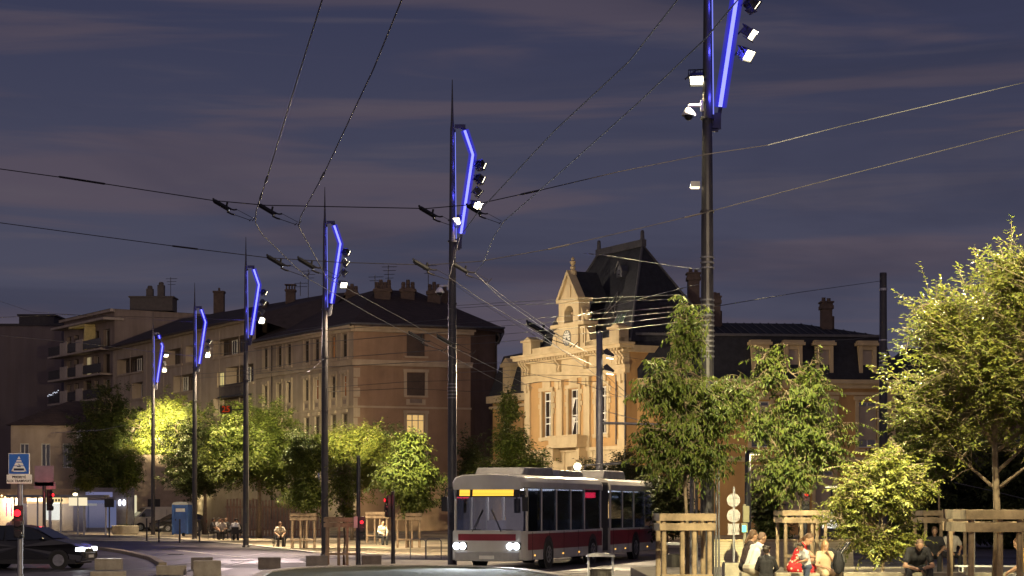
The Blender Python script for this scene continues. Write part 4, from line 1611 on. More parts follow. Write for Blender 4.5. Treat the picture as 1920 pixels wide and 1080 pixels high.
t = thing('wire_mast', 'plain banded steel mast right of the mansard roof, holding wires', 'mast', ((1656 - CX) * 75 / FPX, 75, G(75)))
MB().lathe([(.17, 0), (.165, 5), (.135, 10.85), (.14, 10.9), (.13, 10.98)], (0, 0, 0), 14).build('pole', polem, t)
b = MB()
for zz in [10.3, 10.35, 7.3, 7.45, 7.6, 7.75, 7.9, 8.4]:
    b.lathe([(.16, zz), (.16, zz + .04)], (0, 0, 0), 12)
b.build('steel_band', galv, t)

t = thing('street_lamp', 'dark lamp post with flat lit head among the hanging leaves', 'street lamp', ((1402 - CX) * 70 / FPX, 70, 0))
MB().lathe([(.16, 0), (.13, .2), (.1, 4.0), (.06, 4.1)], (0, 0, 0), 12).build('post', steel, t)
b = MB().tube([(0, 0, 3.95), (.25, 0, 4.02)], .03, 5).lathe([(.12, 3.96), (.26, 4.02), (.22, 4.08), (.05, 4.14)], (.25, 0, 0), 14)
a = b.build('lamp_head', steel, t)
MB().lathe([(.2, 3.93), (.2, 3.958)], (.25, 0, 0), 14).build('lamp_glass', EM('flat_lamp', (1, .85, .5), 3.5), a)
spot(t, (.25, 0, 3.85), (8.6, 66, 0), 1.6 * KW, 150, WARM)
t = thing('globe_lamp', 'glowing globe lamp on a short post by the town hall\'s base', 'lamp', ((1083 - CX) * 130 / FPX, 130, G(130)))
MB().lathe([(.1, 0), (.06, .3), (.05, 4.25), (.1, 4.4)], (0, 0, 0), 10).build('post', steel, t)
MB().ball((0, 0, 4.62), .26, 14, 10).build('lamp_globe', EM('globe_glow', (1, .88, .62), 5), t, smooth=True)
l = bpy.data.lights.new('globe_light', 'POINT')
l.energy, l.color, l.shadow_soft_size = 2500, WARM, .3
o = bpy.data.objects.new('globe_light', l)
COL.objects.link(o)
o.parent = t
o.location = (0, -.6, 4.62)

# signals and signs
red_on = EM('signal_red', (1, .012, .02), 4.5)
green_on = EM('signal_green', (.1, 1, .75), 4)
signback = M('sign_back', (.36, .33, .34), .5, .3, var=.12)


def signal(px, d, lens, hgt, label, z0=None, kind='red', extra=None, side=0.0, yaw=0.0, lr=.085):
    X = (px - CX) * d / FPX
    base = G(d) if z0 is None else z0
    t = thing('traffic_signal', label, 'traffic signal', (X, d, base))
    MB().lathe([(.09, 0), (.075, .15), (.065, hgt), (.01, hgt + .03)], (0, 0, 0), 12).build('post', steelg if kind == 'red' and d < 60 else steel, t)
    zc = lens - base
    b = MB().box(side - .12, side + .12, -.2, -.07, zc - .62, zc + .2)
    for k in range(3):
        b.lathe([(.1, -.08), (.105, .03)], (side, -.2, zc - .26 * k), 12, 'Y')
    YW = Matrix.Rotation(R(yaw), 4, 'Z')
    h = b.xf(YW).build('signal_head', black, t, bev=.015)
    MB().lathe([(lr, -.03), (lr, -.01)], (side, -.28, zc), 14, 'Y').xf(YW).build('lit_lens', red_on if kind == 'red' else green_on, h)
    if kind == 'red':
        l = bpy.data.lights.new('lens_light', 'POINT')
        l.energy, l.color, l.shadow_soft_size = 6, (1, .08, .1), .08
        o = bpy.data.objects.new('lens_light', l)
        COL.objects.link(o)
        o.parent = t
        o.location = (side, -.45, zc)
    return t


sg = signal(38, 50, Z(962, 50), 3.45, 'grey post with blue tram-crossing sign above a starry red light', side=0)
b = MB()
zs_ = Z(870, 50)
b.prism([(-.27, zs_ - .27), (.27, zs_ - .27), (.27, zs_ + .27), (-.27, zs_ + .27)], -.13, -.1)
pnl = b.build('sign_panel', M('sign_white', (.75, .74, .72), .4, emit=(.8, .8, .82), es=.0), sg, bev=.01)
MB().box(-.25, .25, -.135, -.1305, zs_ - .25, zs_ + .25).build('blue_field', M('sign_blue', (.025, .12, .50), .35, var=.05), pnl)
b = MB()
tri = lambda t0, t1: [(-.20 * t0, zs_ + .2 - .4 * t0), (.20 * t0, zs_ + .2 - .4 * t0), (.20 * t1, zs_ + .2 - .4 * t1), (-.20 * t1, zs_ + .2 - .4 * t1)]
for a0, a1 in ((.02, .2), (.26, .36), (.42, .60), (.64, .78), (.93, 1.0)):
    b.prism(tri(a0, a1), -.14, -.1355)
b.prism([(-.2, zs_ - .2), (-.14, zs_ - .2), (-.118, zs_ - .11), (-.155, zs_ - .11)], -.14, -.1355)
b.prism([(.14, zs_ - .2), (.2, zs_ - .2), (.155, zs_ - .11), (.118, zs_ - .11)], -.14, -.1355)
b.build('pictogram', M('sign_mark', (.75, .75, .74), .4), pnl)
b = MB().box(-.13, .13, -.1445, -.1405, zs_ - .155, zs_ - .115).box(-.05, .05, -.1445, -.1405, zs_ - .08, zs_ - .06)
b.tube([(0, -.142, zs_ - .06), (.03, -.142, zs_ - .03), (-.02, -.142, zs_)], .008, 4)
b.build('tram_symbol', M('sign_black', (.02, .02, .03), .5), pnl)
z2 = Z(898.5, 50)
p2 = MB().prism([(-.32, z2 - .115), (.32, z2 - .115), (.32, z2 + .115), (-.32, z2 + .115)], -.125, -.095).build('text_panel', M('sign_white', (.75, .74, .72)), sg, bev=.03)
blk = M('letter_black', (.03, .025, .03), .6)
text('PRIORITÉ', .085, blk, p2, (0, -.13, z2 + .048), (R(90), 0, 0))
text('AUX TRAMWAY', .085, blk, p2, (0, -.13, z2 - .05), (R(90), 0, 0))

s2 = signal(83, 78, Z(928, 78), 2.9, 'dark signal post with a pinkish sign seen from behind', side=.16, yaw=70, lr=.055)
b = MB().box(-.4, .35, .08, .11, Z(912, 78), Z(874, 78)).box(-.42, .42, .08, .11, Z(915, 78) - .05, Z(904, 78))
b.box(-.3, .3, .06, .079, Z(880, 78), Z(880, 78) + .05).box(-.3, .3, .06, .079, Z(905, 78), Z(905, 78) + .05)
b.build('sign_back', M('sign_back_pink', (.42, .28, .32), .45, .2), s2)
signal(672, 70, Z(979, 70), 3.9, 'dark signal post with boxes beside the double-railed tree guard', side=.14, lr=.05)
t = bpy.data.objects['traffic_signal.002']
b = MB().box(-.16, -.02, -.1, -.05, 1.35, 1.75).box(.1, .24, -.1, -.05, 1.35, 1.7)
b.build('control_box', signback, t)
signal(737, 72, Z(938, 72), 2.65, 'short signal post with a red lens in front of leafy young tree', side=-.08, yaw=-76, lr=.055)
signal(1510, 66, Z(927, 66), 2.9, 'red light glimpsed through the hanging leaves', side=0, lr=.05)
t = thing('traffic_signal', 'green pedestrian light on a pale post beside the round sign backs', 'traffic signal', ((1396 - CX) * 52 / FPX, 52, TZ))
MB().lathe([(.06, 0), (.045, .1), (.04, 1.2), (.04, 1.9)], (0, 0, 0), 10).build('post', M('post_pale', (.5, .46, .33), .5), t)
b = MB().box(-.09, .07, -.12, .05, 1.15, 1.4).box(-.05, .12, -.1, .04, 1.42, 1.85)
h = b.build('signal_head', M('signal_box', (.45, .42, .25), .5), t, bev=.01)
MB().box(-.07, .02, -.135, -.121, 1.17, 1.33).build('lit_lens', green_on, h)

t = thing('road_sign', 'two round signs and a square plate seen from behind on one post', 'road sign', ((1376 - CX) * 64 / FPX, 64, 0))
MB().lathe([(.04, 0), (.035, 2.7), (.01, 2.75)], (0, 0, 0), 10).build('post', galv, t)
b = MB()
for py in (938, 967):
    b.lathe([(.215, .0), (.225, .012), (.215, .024)], (0, .06, Z(py, 64)), 24, 'Y')
    b.box(-.16, .16, .03, .059, Z(py, 64) - .1, Z(py, 64) - .06).box(-.16, .16, .03, .059, Z(py, 64) + .06, Z(py, 64) + .1)
b.build('round_panel', signback, t)
b = MB().box(-.18, .18, .06, .08, Z(1003, 64), Z(982, 64)).box(-.15, .15, .03, .059, Z(994, 64), Z(991, 64))
b.build('square_panel', signback, t)
t = thing('road_sign', 'small dark square board on a thin post before the concrete planter', 'road sign', ((205 - CX) * 128 / FPX, 128, G(128)))
MB().tube([(0, 0, 0), (0, 0, 2.2)], .045, 8).build('post', steel, t)
MB().box(-.3, .3, -.12, .08, 1.95, 2.5).build('board', black, t, bev=.01)

# ------------------------------------------------------------------ blocks, bollards, bins, benches
def block(px0, px1, pt, d, label, mat, dep=.6, zb=None, rz=.12):
    X = ((px0 + px1) / 2 - CX) * d / FPX
    w = (px1 - px0) * d / FPX * .92
    zt = Z(pt, d)
    zb = G(d) if zb is None else zb
    b = MB().box(-w / 2, w / 2, -dep / 2, dep / 2, -.02, zt - zb)
    o = b.build('concrete_block', mat, bev=.018)
    o.location, o.rotation_euler = (X, d, zb), (0, 0, rz)
    return tag(o, label, 'bollard block', 'concrete cube bollards along the kerb')


block(177, 231, 1047, 66, 'pale block standing behind the cut-off leftmost block', concrete)
block(168, 238, 1071, 58, 'leftmost pale block, cut by the frame below the road sign\'s kerb', concrete)
block(292, 351, 1060, 61, 'low pale block left of the overlapping pair', concrete)
block(361, 416, 1051, 60, 'pale block standing right before a darker block', concrete)
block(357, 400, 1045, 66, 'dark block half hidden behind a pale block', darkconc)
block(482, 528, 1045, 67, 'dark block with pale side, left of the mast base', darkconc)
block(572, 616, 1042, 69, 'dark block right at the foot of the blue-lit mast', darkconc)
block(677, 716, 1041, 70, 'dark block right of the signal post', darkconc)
block(1355, 1386, 1055, 45, 'pale block left of the seated group, below the round signs', concrete, zb=TZ, rz=0)


def bollard(px, pt, d, label):
    h = Z(pt, d) - G(d)
    b = MB().lathe([(.06, 0), (.05, .06), (.045, h - .06), (.06, h - .05), (.055, h), (.01, h + .02)], (0, 0, 0), 10)
    o = b.build('bollard', steel)
    o.location = ((px - CX) * d / FPX, d, G(d))
    return tag(o, label, 'bollard', 'thin black bollards by the parked cars')


bollard(298, 975, 112, 'bollard just right of the farthest mast')
bollard(337, 974, 110, 'bollard in front of the blue cabin')
bollard(275, 972, 116, 'bollard by the van\'s front wheel')
bollard(374, 974, 113, 'bollard between scooter and mast')
t = thing('hoop_stand', 'steel bicycle hoops beside the bus front', 'bike stand', ((786 - CX) * 78 / FPX, 78, G(78)))
for k in range(2):
    MB().tube([(k * .62 - .35, 0, 0), (k * .62 - .35, 0, .72), (k * .62 - .28, 0, .8), (k * .62 + .18, .0, .8), (k * .62 + .25, 0, .72), (k * .62 + .25, 0, 0)], .025, 6).build('hoop', steelg, t)


def bin_(px, d, zb, label, sc=1.0):
    t = thing('litter_bin', label, 'litter bin', ((px - CX) * d / FPX, d, zb), 0, 'slotted steel litter bins')
    b = MB().lathe([(.2, .12), (.24, .62), (.25, .64), (.235, .66), (.21, .66), (.19, .4)], (0, 0, 0), 20)
    for k in range(20):
        a = 2 * math.pi * k / 20
        b.box(-.012, .012, .222, .245, .14, .6, Matrix.Rotation(a, 4, 'Z'))
    b.build('basket', M('bin_mesh', (.12, .11, .10), .5, .4), t)
    b = MB()
    for x in (-.27, .27):
        b.box(x - .022, x + .022, -.03, .03, 0, .98)
    b.box(-.2, .2, -.03, .03, .08, .115)
    b.build('post', galv, t)
    b = MB().prism([(-.32, .94), (.32, .94), (.3, .985), (.12, 1.02), (-.12, 1.02), (-.3, .985)], -.22, .22)
    b.build('canopy', galv, t)
    return t


bin_(1126, 44, .05, 'nearer litter bin standing in front of the bus flank')
bin_(1263, 60, .0, 'farther litter bin glimpsed behind the tree guard posts')


def bench(px0, px1, d, zt, label):
    x0, x1 = (px0 - CX) * d / FPX, (px1 - CX) * d / FPX
    t = thing('concrete_bench', label, 'bench', ((x0 + x1) / 2, d, TZ), 0, 'long pale concrete benches')
    w = (x1 - x0) / 2
    MB().box(-w, w, -.24, .24, zt - TZ - .14, zt - TZ).build('seat', concrete, t, bev=.012)
    n = 3 if w > 1 else 2
    for k in range(n):
        x = -w + .15 + (2 * w - .3) * k / (n - 1)
        MB().box(x - .1, x + .1, -.2, .2, 0, zt - TZ - .142).build('leg', concrete, t)
    return t


bench(1578, 1897, 41, .74, 'long bench carrying the man in black')
bench(1388, 1572, 41.6, .71, 'bench carrying the family groups')

lw = brickmat('wall_courses', (.55, .48, .34), (.36, .31, .22), 1.2, .09, .1, bump=.5)
x0, x1 = (1318 - CX) * 68 / FPX, (1600 - CX) * 68 / FPX
t = thing('low_wall', 'low beige wall of thin courses behind the seated people', 'wall', (x0, 68, 0))
MB().box(0, x1 - x0, 0, .3, 0, .9).build('wall', lw, t)
MB().box(-.05, x1 - x0 + .05, -.05, .35, .9, .97).build('coping', stone, t)


# ------------------------------------------------------------------ tree guards
def guard(px, d, zb, label, w=1.2, h=1.72, proto=None):
    X = (px - CX) * d / FPX
    t = thing('tree_guard', label, 'tree guard', (X, d, zb), .06, 'square timber guards round the young trees')
    hw = w / 2
    rg = random.Random(int(px))
    for sx, sy in ((-1, -1), (1, -1), (1, 1), (-1, 1), (-.22, -1), (.32, -1)):
        x, y = sx * (hw - .06), sy * (hw - .06)
        j = rg.uniform(-.01, .01)
        MB().lathe([(.055, 0), (.05, h - .05), (.03, h - .03)], (x + j, y, 0), 8).build('post', wood, t)
    for k, z0 in enumerate((h - .15, h - .35)):
        j = rg.uniform(-.012, .012)
        MB().box(-hw - .05, hw + .05, -hw - .03, -hw + .005, z0 + j, z0 + .15 + j).build('rail', wood, t, bev=.008)
        MB().box(-hw - .05, hw + .05, hw - .005, hw + .03, z0 - j, z0 + .15 - j).build('rail', wood, t, bev=.008)
        MB().box(-hw - .03, -hw + .005, -hw + .007, hw - .007, z0, z0 + .15).build('rail', wood, t)
        MB().box(hw - .005, hw + .03, -hw + .007, hw - .007, z0, z0 + .15).build('rail', wood, t)
    MB().box(-hw, hw, -hw - .02, -hw + .005, .38, .46).build('rail', wood, t)
    return t


guard(569, 97, G(97), 'pale guard left of the mast behind the dark cube block')
guard(642, 70.6, G(70.6), 'nearest left guard, directly right of the mast')
guard(766, 98, G(98), 'guard under the leafy tree left of the bus')
guard(707, 110, G(110), 'small far guard between two signal posts')
guard(1282, 40.5, TZ, 'dark guard by the tall mast and the bus rear', 1.05, 1.69)
guard(1503, 57, TZ, 'guard rising behind the woman in red', 1.28)
guard(1762, 57, TZ, 'guard behind the man in black, left of the big one', 1.25)
guard(1868, 32, TZ, 'biggest guard, cut by the frame\'s right edge', 1.3, 1.78)

# ------------------------------------------------------------------ overhead wires
wbright = M('copper_bright', (.17, .165, .17), .45, .3, var=.15)
wdark = M('wire_dark', (.05, .045, .05), .5, .4)
wgrp = 'overhead tram and trolleybus wires'


def wire(label, pts, r=.011, mat=None, ins=()):
    pp = [P(*p) for p in pts]
    o = pp[0].copy()
    b = MB().tube([p - o for p in pp], r, 5)
    for k in ins:                                       # strain insulators and turnbuckles
        i = int(k)
        f = k - i
        c = pp[i].lerp(pp[i + 1], f) - o
        dr_ = (pp[i + 1] - pp[i]).normalized()
        b.tube([c - dr_ * .22, c - dr_ * .2, c + dr_ * .2, c + dr_ * .22], [.006, r * 2.3, r * 2.3, .006], 6)
    w = b.build('overhead_wire', mat or wdark)
    w.location = o
    return tag(w, label, 'wire', wgrp)


DT = lambda py: 3.6 * FPX / (HY - py)                   # depth of a contact wire hung 5.7 m up
tw = lambda pts: [(x, y, DT(y)) for x, y in pts]
wire('trolley wire dropping from the top edge to bend near the dark left hanger', tw([(607, -10), (560, 140), (505, 320), (480, 396), (479, 418), (492, 440), (577, 522), (700, 592), (800, 644), (960, 728)]), .006, wbright, (2.2, 2.6))
wire('trolley wire from the top edge bending beside the second hanger', tw([(757, -10), (700, 130), (610, 320), (564, 405), (560, 424), (612, 520), (760, 600), (845, 649), (1000, 728)]), .006, wbright, (2.1,))
wire('trolley wire from the upper middle meeting the mast behind the bus', tw([(1278, -10), (1180, 115), (1040, 245), (893, 402), (862, 445), (842, 520), (900, 560), (1020, 632), (1100, 690), (1180, 750)]), .006, wbright)
wire('trolley wire crossing the neon mast from top right to a kinked end', tw([(1400, -20), (1325, 70), (1200, 190), (1060, 315), (945, 415), (925, 445), (905, 495), (890, 512), (940, 560), (1070, 650)]), .006, wbright)
wire('upper dark span wire crossing the whole street with oval insulators', [(-20, 314, 26), (140, 336, 26), (250, 353, 26), (400, 376, 26), (500, 385, 26), (800, 391, 26), (893, 383, 26), (1020, 355, 27), (1160, 322, 29), (1320, 290, 32), (1440, 272, 32)], .0065, wdark, (1.0, 1.25, 6.8))
wire('pale span wire running off to the upper right edge', [(1440, 272, 34), (1580, 236, 34), (1740, 198, 34), (1940, 150, 34)], .006, wbright)
wire('second dark span wire below, crossing from left edge to right edge', [(-20, 415, 32), (180, 442, 32), (330, 462, 32), (500, 483, 32), (640, 492, 32), (800, 497, 32), (900, 490, 32), (1030, 467, 32), (1200, 428, 33), (1325, 398, 34), (1600, 325, 34), (1940, 238, 34)], .0065, wdark, (2.1, 7.1, 8.8))
wire('thin wire from dark clamp above the slate roof to the tall mast', [(1095, 475, 60), (1130, 478, 58), (1220, 492, 50), (1320, 507, 42.3)], .007, wbright, (.4, 2.9))
wire('wire slanting up from town hall gable to tall mast', [(1088, 591, 50), (1115, 584, 48), (1200, 560, 46), (1310, 533, 42.3)], .006, wbright, (.6, 2.7))
wire('wire from tall mast to the plain mast by the mansard roof', [(1338, 575, 42.4), (1500, 548, 60), (1650, 527, 75)], .009, wdark)
wire('lower wire passing behind bright tree to plain mast', [(1530, 640, 75), (1600, 636, 75), (1656, 628, 75)], .008, wbright)
for k, (ya, yb, yc) in enumerate(((566, 560, 552), (571, 567, 560), (600, 590, 573), (610, 600, 582), (626, 613, 590), (640, 625, 602))):
    lb = ['highest', 'second', 'third', 'fourth', 'fifth', 'lowest'][k]
    wire(lb + ' of the six wires fanning left from the tall mast', [(840, ya + 8, 62.2), (930, ya + 2, 58), (1100, yb, 50), (1290, yc, 42.6)], .006, wdark, (2.85,))
for k, (y0, y1, y2) in enumerate(((637, 620, 598), (655, 641, 622), (690, 672, 655), (698, 688, 676))):
    lb = ['top', 'second', 'third', 'bottom'][k]
    wire(lb + ' dark wire across the rose house to the mast behind the bus', [(360, y0 + 12, 108), (470, y0 + 4, 91), (610, y1, 77), (843, y2, 64)], .011, wdark)
wire('bright wire bundle top strand right of the mast behind the bus', [(848, 683, 62.2), (1000, 678, 60), (1120, 690, 62), (1180, 742, 64)], .007, wbright)
wire('bright wire bundle lower strand right of the mast behind the bus', [(848, 699, 62.2), (960, 694, 60), (1100, 722, 62), (1165, 745, 64)], .007, wbright)
wire('wire dropping from mast camera towards the street lamp', [(848, 530, 62.2), (900, 566, 64), (1010, 634, 70), (1122, 690, 82)], .006, wbright, (1.9,))
wire('wire crossing the clock towards the street lamp', [(890, 513, 58), (950, 560, 64), (1065, 640, 74), (1122, 672, 82)], .006, wbright, (1.8,))
wire('pale wire from left edge past the balcony block', [(-20, 627, 90), (150, 643, 100), (290, 660, 118), (365, 668, 119.8)], .013, wbright)
wire('dark wire from left edge rising above the slab block', [(-20, 558, 90), (60, 585, 95), (200, 594, 105), (365, 604, 119.8)], .0065, wdark)
wire('straight dark wire from left edge to the third mast', [(-20, 596, 80), (120, 590, 88), (460, 600, 99)], .011, wdark)
wire('slack wire hanging low over the trees at left', [(95, 812, 100), (190, 806, 108), (260, 792, 125), (287, 775, 138)], .011, wbright)
wire('wire joining the third and second masts under the neon', [(461, 640, 92), (540, 620, 86), (609, 612, 78)], .010, wdark)
wire('loose wire between masts ending before the rose house', [(461, 700, 92), (530, 690, 87), (570, 704, 84), (609, 672, 78)], .007, wdark)
wire('thin wire from second mast sloping to street lamp arm', [(609, 735, 83.5), (760, 728, 80), (900, 735, 80), (1010, 716, 81), (1124, 715, 82)], .009, wdark)
wire('paired wire sagging from second mast to street lamp', [(609, 727, 83.5), (760, 716, 80), (900, 712, 80), (1010, 703, 81), (1124, 705, 82)], .009, wdark)
wire('wire from street lamp to the right behind leafy tree', [(1124, 745, 82), (1180, 743, 84), (1250, 760, 88)], .007, wbright)
wire('wire high on the lamp post leaving to the right', [(1124, 660, 82), (1190, 672, 84), (1300, 690, 90)], .0065, wdark)
wire('faint wire streak in the dark right of the big trunk', [(1790, 905, 85), (1850, 918, 85), (1940, 940, 85)], .014, wbright)

bh_ = None
hang = [(420, 390, 26, 'on the upper span wire, nearest the left edge', 1), (505, 398, 26, 'on the upper span wire beside the bent trolley wire', 1), (806, 403, 26, 'on the upper span wire just left of the mast floodlight', 1),
        (893, 398, 26, 'on the upper span wire tangled with the neon tube', .9), (521, 495, 32, 'on the lower span wire, first left of the blue mast', 1), (579, 499, 32, 'on the lower span wire touching the blue mast', 1),
        (795, 503, 32, 'on the lower span wire left of the dome camera', 1), (868, 508, 32, 'on the lower span wire right of the dome camera', .9), (1012, 622, 68, 'in front of the town hall\'s left roof corner', 1.2), (785, 637, 44, 'across the rose house\'s upper shutter', .9), (838, 643, 46, 'over the mast, right of the rose shutter', .9)]
for k, (px, py, d, lab, sc) in enumerate(hang):
    lab = 'black wire hanger ' + lab
    loc = P(px, py, d)
    if k == 0:
        t = thing('wire_hanger', lab, 'wire hanger', loc, 0, 'black insulated arms holding the trolley wires')
        b = MB().tube([(-.14, 0, .1), (-.12, 0, .09), (.05, 0, -.01), (.07, 0, -.03)], [.02, .03, .03, .04], 7).tube([(.03, 0, .0), (.045, 0, .075)], .014, 5)
        b.tube([(-.14, 0, .1), (-.14, 0, .13)], .014, 5)
        b.build('insulated_arm', black, t)
        b = MB().tube([(.05, 0, -.03), (.09, 0, -.015), (.13, 0, -.025), (.17, 0, -.02)], .011, 5).tube([(.04, 0, -.05), (.1, 0, -.08), (.14, 0, -.09)], .012, 5)
        b.tube([(.14, 0, -.09), (.35, .02, -.16)], .004, 4).tube([(.17, 0, -.02), (.38, .02, -.13)], .003, 4)
        b.tube([(.33, .02, -.17), (.36, .02, -.14), (.37, .02, -.17), (.42, .02, -.11)], .006, 4)
        b.build('clamp', wdark, t)
        bh_ = t
    else:
        dup(bh_, loc, 0, lab, sc * d / 26)
# ------------------------------------------------------------------ vehicles
def wheel(par, x, y, r, w, name='wheel'):
    s = 1 if y > 0 else -1
    b = MB().lathe([(r * .62, -w / 2), (r * .95, -w / 2), (r, -w * .35), (r, w * .35), (r * .95, w / 2), (r * .62, w / 2)], (x, y, r), 22, 'Y')
    wh = b.build(name, rubber, par, smooth=False)
    b = MB().lathe([(r * .64, -.02), (r * .6, .03), (r * .2, .0), (r * .18, .03), (.02, .03)], (x, y + s * w * .42, r), 18, 'Y')
    for k in range(6):
        a = k * math.pi / 3
        b.box(-.025, .025, -.02, .05, r * .15, r * .6, Matrix.Translation((x, y + s * w * .42, r)) @ Matrix.Rotation(a, 4, 'Y'))
    b.build('rim', M('rim_alloy', (.3, .3, .32), .35, .7), wh)
    return wh


def car(name, label, cat, loc, rz, paint, prof, glass_z, hw, wb, wr, lamps_on=False, van=False, taillit=False):
    """prof: side outline (x, z) nose at +x, counter-clockwise from rear sill; glass_z: waist height."""
    t = thing(name, label, cat, loc, rz)
    ztop = max(p[1] for p in prof)
    n = len(prof)

    def half(z):
        return hw if z < glass_z else hw - (z - glass_z) / (ztop - glass_z) * hw * (.10 if van else .24)
    b = MB()
    xs0, xs1 = min(p[0] for p in prof), max(p[0] for p in prof)
    taper = lambda x: 1 - .10 * max(0, (abs(x - (xs0 + xs1) / 2) / ((xs1 - xs0) / 2) - .72) / .28) ** 2
    v = []
    for sgn in (-1, 1):
        v += [Vector((p[0], sgn * half(p[1]) * taper(p[0]), p[1])) for p in prof]
    cx, cz = sum(p[0] for p in prof) / n, .75
    f = [(i, i + n, (i + 1) % n + n, (i + 1) % n) for i in range(n)]
    b.add(v, f)
    for sgn, o in ((-1, 0), (1, n)):
        b.v.append((cx, sgn * hw, cz))
        c = len(b.v) - 1
        b.f += [(o + i, o + (i + 1) % n, c) if sgn < 0 else (o + (i + 1) % n, o + i, c) for i in range(n)]
    b.build('body', paint, t, bev=.03)
    b = MB()
    for x in wb:
        for sgn in (-1, 1):
            b.lathe([(wr * 1.13, -.012), (wr * 1.13, .012)], (x, sgn * (hw - .005), wr * 1.03), 20, 'Y')
    b.box(xs0 + .25, xs1 - .25, -hw - .008, hw + .008, .18, .33)
    b.build('sill', black, t)
    for x in wb:
        for sgn in (-1, 1):
            wheel(t, x, sgn * (hw - .09), wr, .2)
    return t, half, taper


def side_panel(par, poly, half, off, mat, name, taper=lambda x: 1):
    for sgn in (-1, 1):
        v = [Vector((x, sgn * (half(z) * taper(x) + off), z)) for x, z in poly]
        w = [Vector((x, sgn * (half(z) * taper(x) - .03), z)) for x, z in poly]
        n = len(v)
        b = MB().add(v + w, [tuple(range(n)), tuple(range(2 * n - 1, n - 1, -1))] + [(i, i + n, (i + 1) % n + n, (i + 1) % n) for i in range(n)])
        b.build(name, mat, par)


headon = EM('headlight_on', (.9, .95, 1.0), 9)
carblack = M('car_paint_black', (.012, .012, .016), .18, .3, var=.1, spec=.7)
carglass = M('car_glass', (.008, .010, .014), .05, spec=.9)
hatch = [(-2.0, .3), (-2.08, .55), (-2.06, .85), (-1.95, 1.05), (-1.62, 1.36), (-1.1, 1.46), (-.2, 1.48), (.35, 1.40), (1.12, 1.0), (1.75, .86), (2.05, .70), (2.12, .45), (2.05, .26), (1.7, .2), (-1.7, .2)]


def hatchback(label, loc, rz, lit, name='car'):
    t, hf, tp = car(name, label, 'car', loc, rz, carblack, hatch, .95, .88, (-1.27, 1.3), .31)
    side_panel(t, [(-1.6, 1.02), (-.62, .98), (-.6, 1.38), (-1.05, 1.38), (-1.45, 1.26)], hf, .006, carglass, 'side_window')
    side_panel(t, [(-.55, .98), (.95, 1.0), (.42, 1.30), (.25, 1.36), (-.53, 1.39)], hf, .006, carglass, 'side_window')
    for poly, nm in (([(1.08, 1.035), (.40, 1.385)], 'windscreen'), ([(-1.9, 1.1), (-1.63, 1.34)], 'rear_window')):
        (xa, za), (xb, zb) = poly
        s = .012 if nm == 'windscreen' else -.012
        b = MB().quad((xa + s, -hf(za) * .93, za + .015), (xa + s, hf(za) * .93, za + .015), (xb + s, hf(zb) * .92, zb + .015), (xb + s, -hf(zb) * .92, zb + .015))
        b.build(nm, carglass, t)
    for sg in (-1, 1):
        b = MB().box(1.86, 2.09, sg * .66 - .17, sg * .66 + .17, .60, .74)
        b.build('headlight', headon if lit else glassd, t, bev=.03)
        MB().box(-2.09, -1.98, sg * .68 - .14, sg * .68 + .14, .72, .95).build('tail_light', M('tail_red', (.25, .01, .01), .3), t, bev=.03)
        MB().ball((.75, sg * .98, 1.03), (.07, .1, .07), 8, 6).build('wing_mirror', carblack, t)
        b = MB()
        b.box(-.05, .13, sg * .885 - .012, sg * .885 + .012, .84, .87).box(-1.05, -.87, sg * .885 - .012, sg * .885 + .012, .84, .87)
        b.build('door_handle', steelg, t)
    MB().box(2.0, 2.14, -.5, .5, .36, .56).build('grille', black, t, bev=.02)
    MB().box(2.12, 2.15, -.26, .26, .38, .48).build('number_plate', white, t)
    return t


c1 = hatchback('dark hatchback with headlights on, cut by the left edge', (P(56, 1000, 67).x, 67, 0), R(-6), True)
for sg in (-1, 1):
    spot(c1, (2.2, sg * .66, .66), Vector(c1.location) + Vector((12, -1.2, 0)), 500, 60, (.9, .95, 1))
hatchback('black parked hatchback between the white van and blue cabin', (P(326, 980, 152).x, 154, G(154)), R(215), False)

vanp = [(-2.4, .32), (-2.45, .8), (-2.42, 1.75), (-2.3, 1.93), (-1.5, 1.98), (.7, 1.96), (1.05, 1.88), (1.85, 1.15), (2.32, .98), (2.48, .72), (2.5, .42), (2.42, .26), (-2.3, .24)]
vp = M('van_white', (.62, .58, .5), .35, var=.1, streak=.15)
t, hf, tp = car('van', 'white panel van parked by the concrete planter, nose to the left', 'van', (P(284, 980, 158).x, 160, G(160)), R(206), vp, vanp, 1.1, .97, (-1.5, 1.55), .33, van=True)
side_panel(t, [(.35, 1.15), (1.72, 1.17), (1.08, 1.78), (.35, 1.8)], hf, .006, carglass, 'side_window', tp)
b = MB().quad((1.82, -.84, 1.21), (1.82, .84, 1.21), (1.09, .80, 1.87), (1.09, -.80, 1.87))
b.build('windscreen', carglass, t)
MB().box(2.38, 2.52, -.6, .6, .68, .82).box(2.42, 2.54, -.7, .7, .36, .58).build('grille', black, t, bev=.02)
for sg in (-1, 1):
    MB().box(2.15, 2.45, sg * .68 - .16, sg * .68 + .16, .76, .98).build('headlight', glassd, t, bev=.04)
    MB().box(1.2, 1.35, sg * 1.02, sg * 1.02 + sg * .18, 1.15, 1.45).build('wing_mirror', black, t, bev=.03)
    MB().box(-2.4, .3, sg * .975 - .012, sg * .975 + .012, .62, .68).build('side_moulding', black, t)
    MB().box(-.62, -.6, sg * .974 - .006, sg * .974 + .006, .4, 1.75).build('door_seam', black, t)
    MB().box(-2.47, -2.38, sg * .8 - .08, sg * .8 + .08, .8, 1.3).build('tail_light', M('tail_red', (.25, .01, .01)), t)

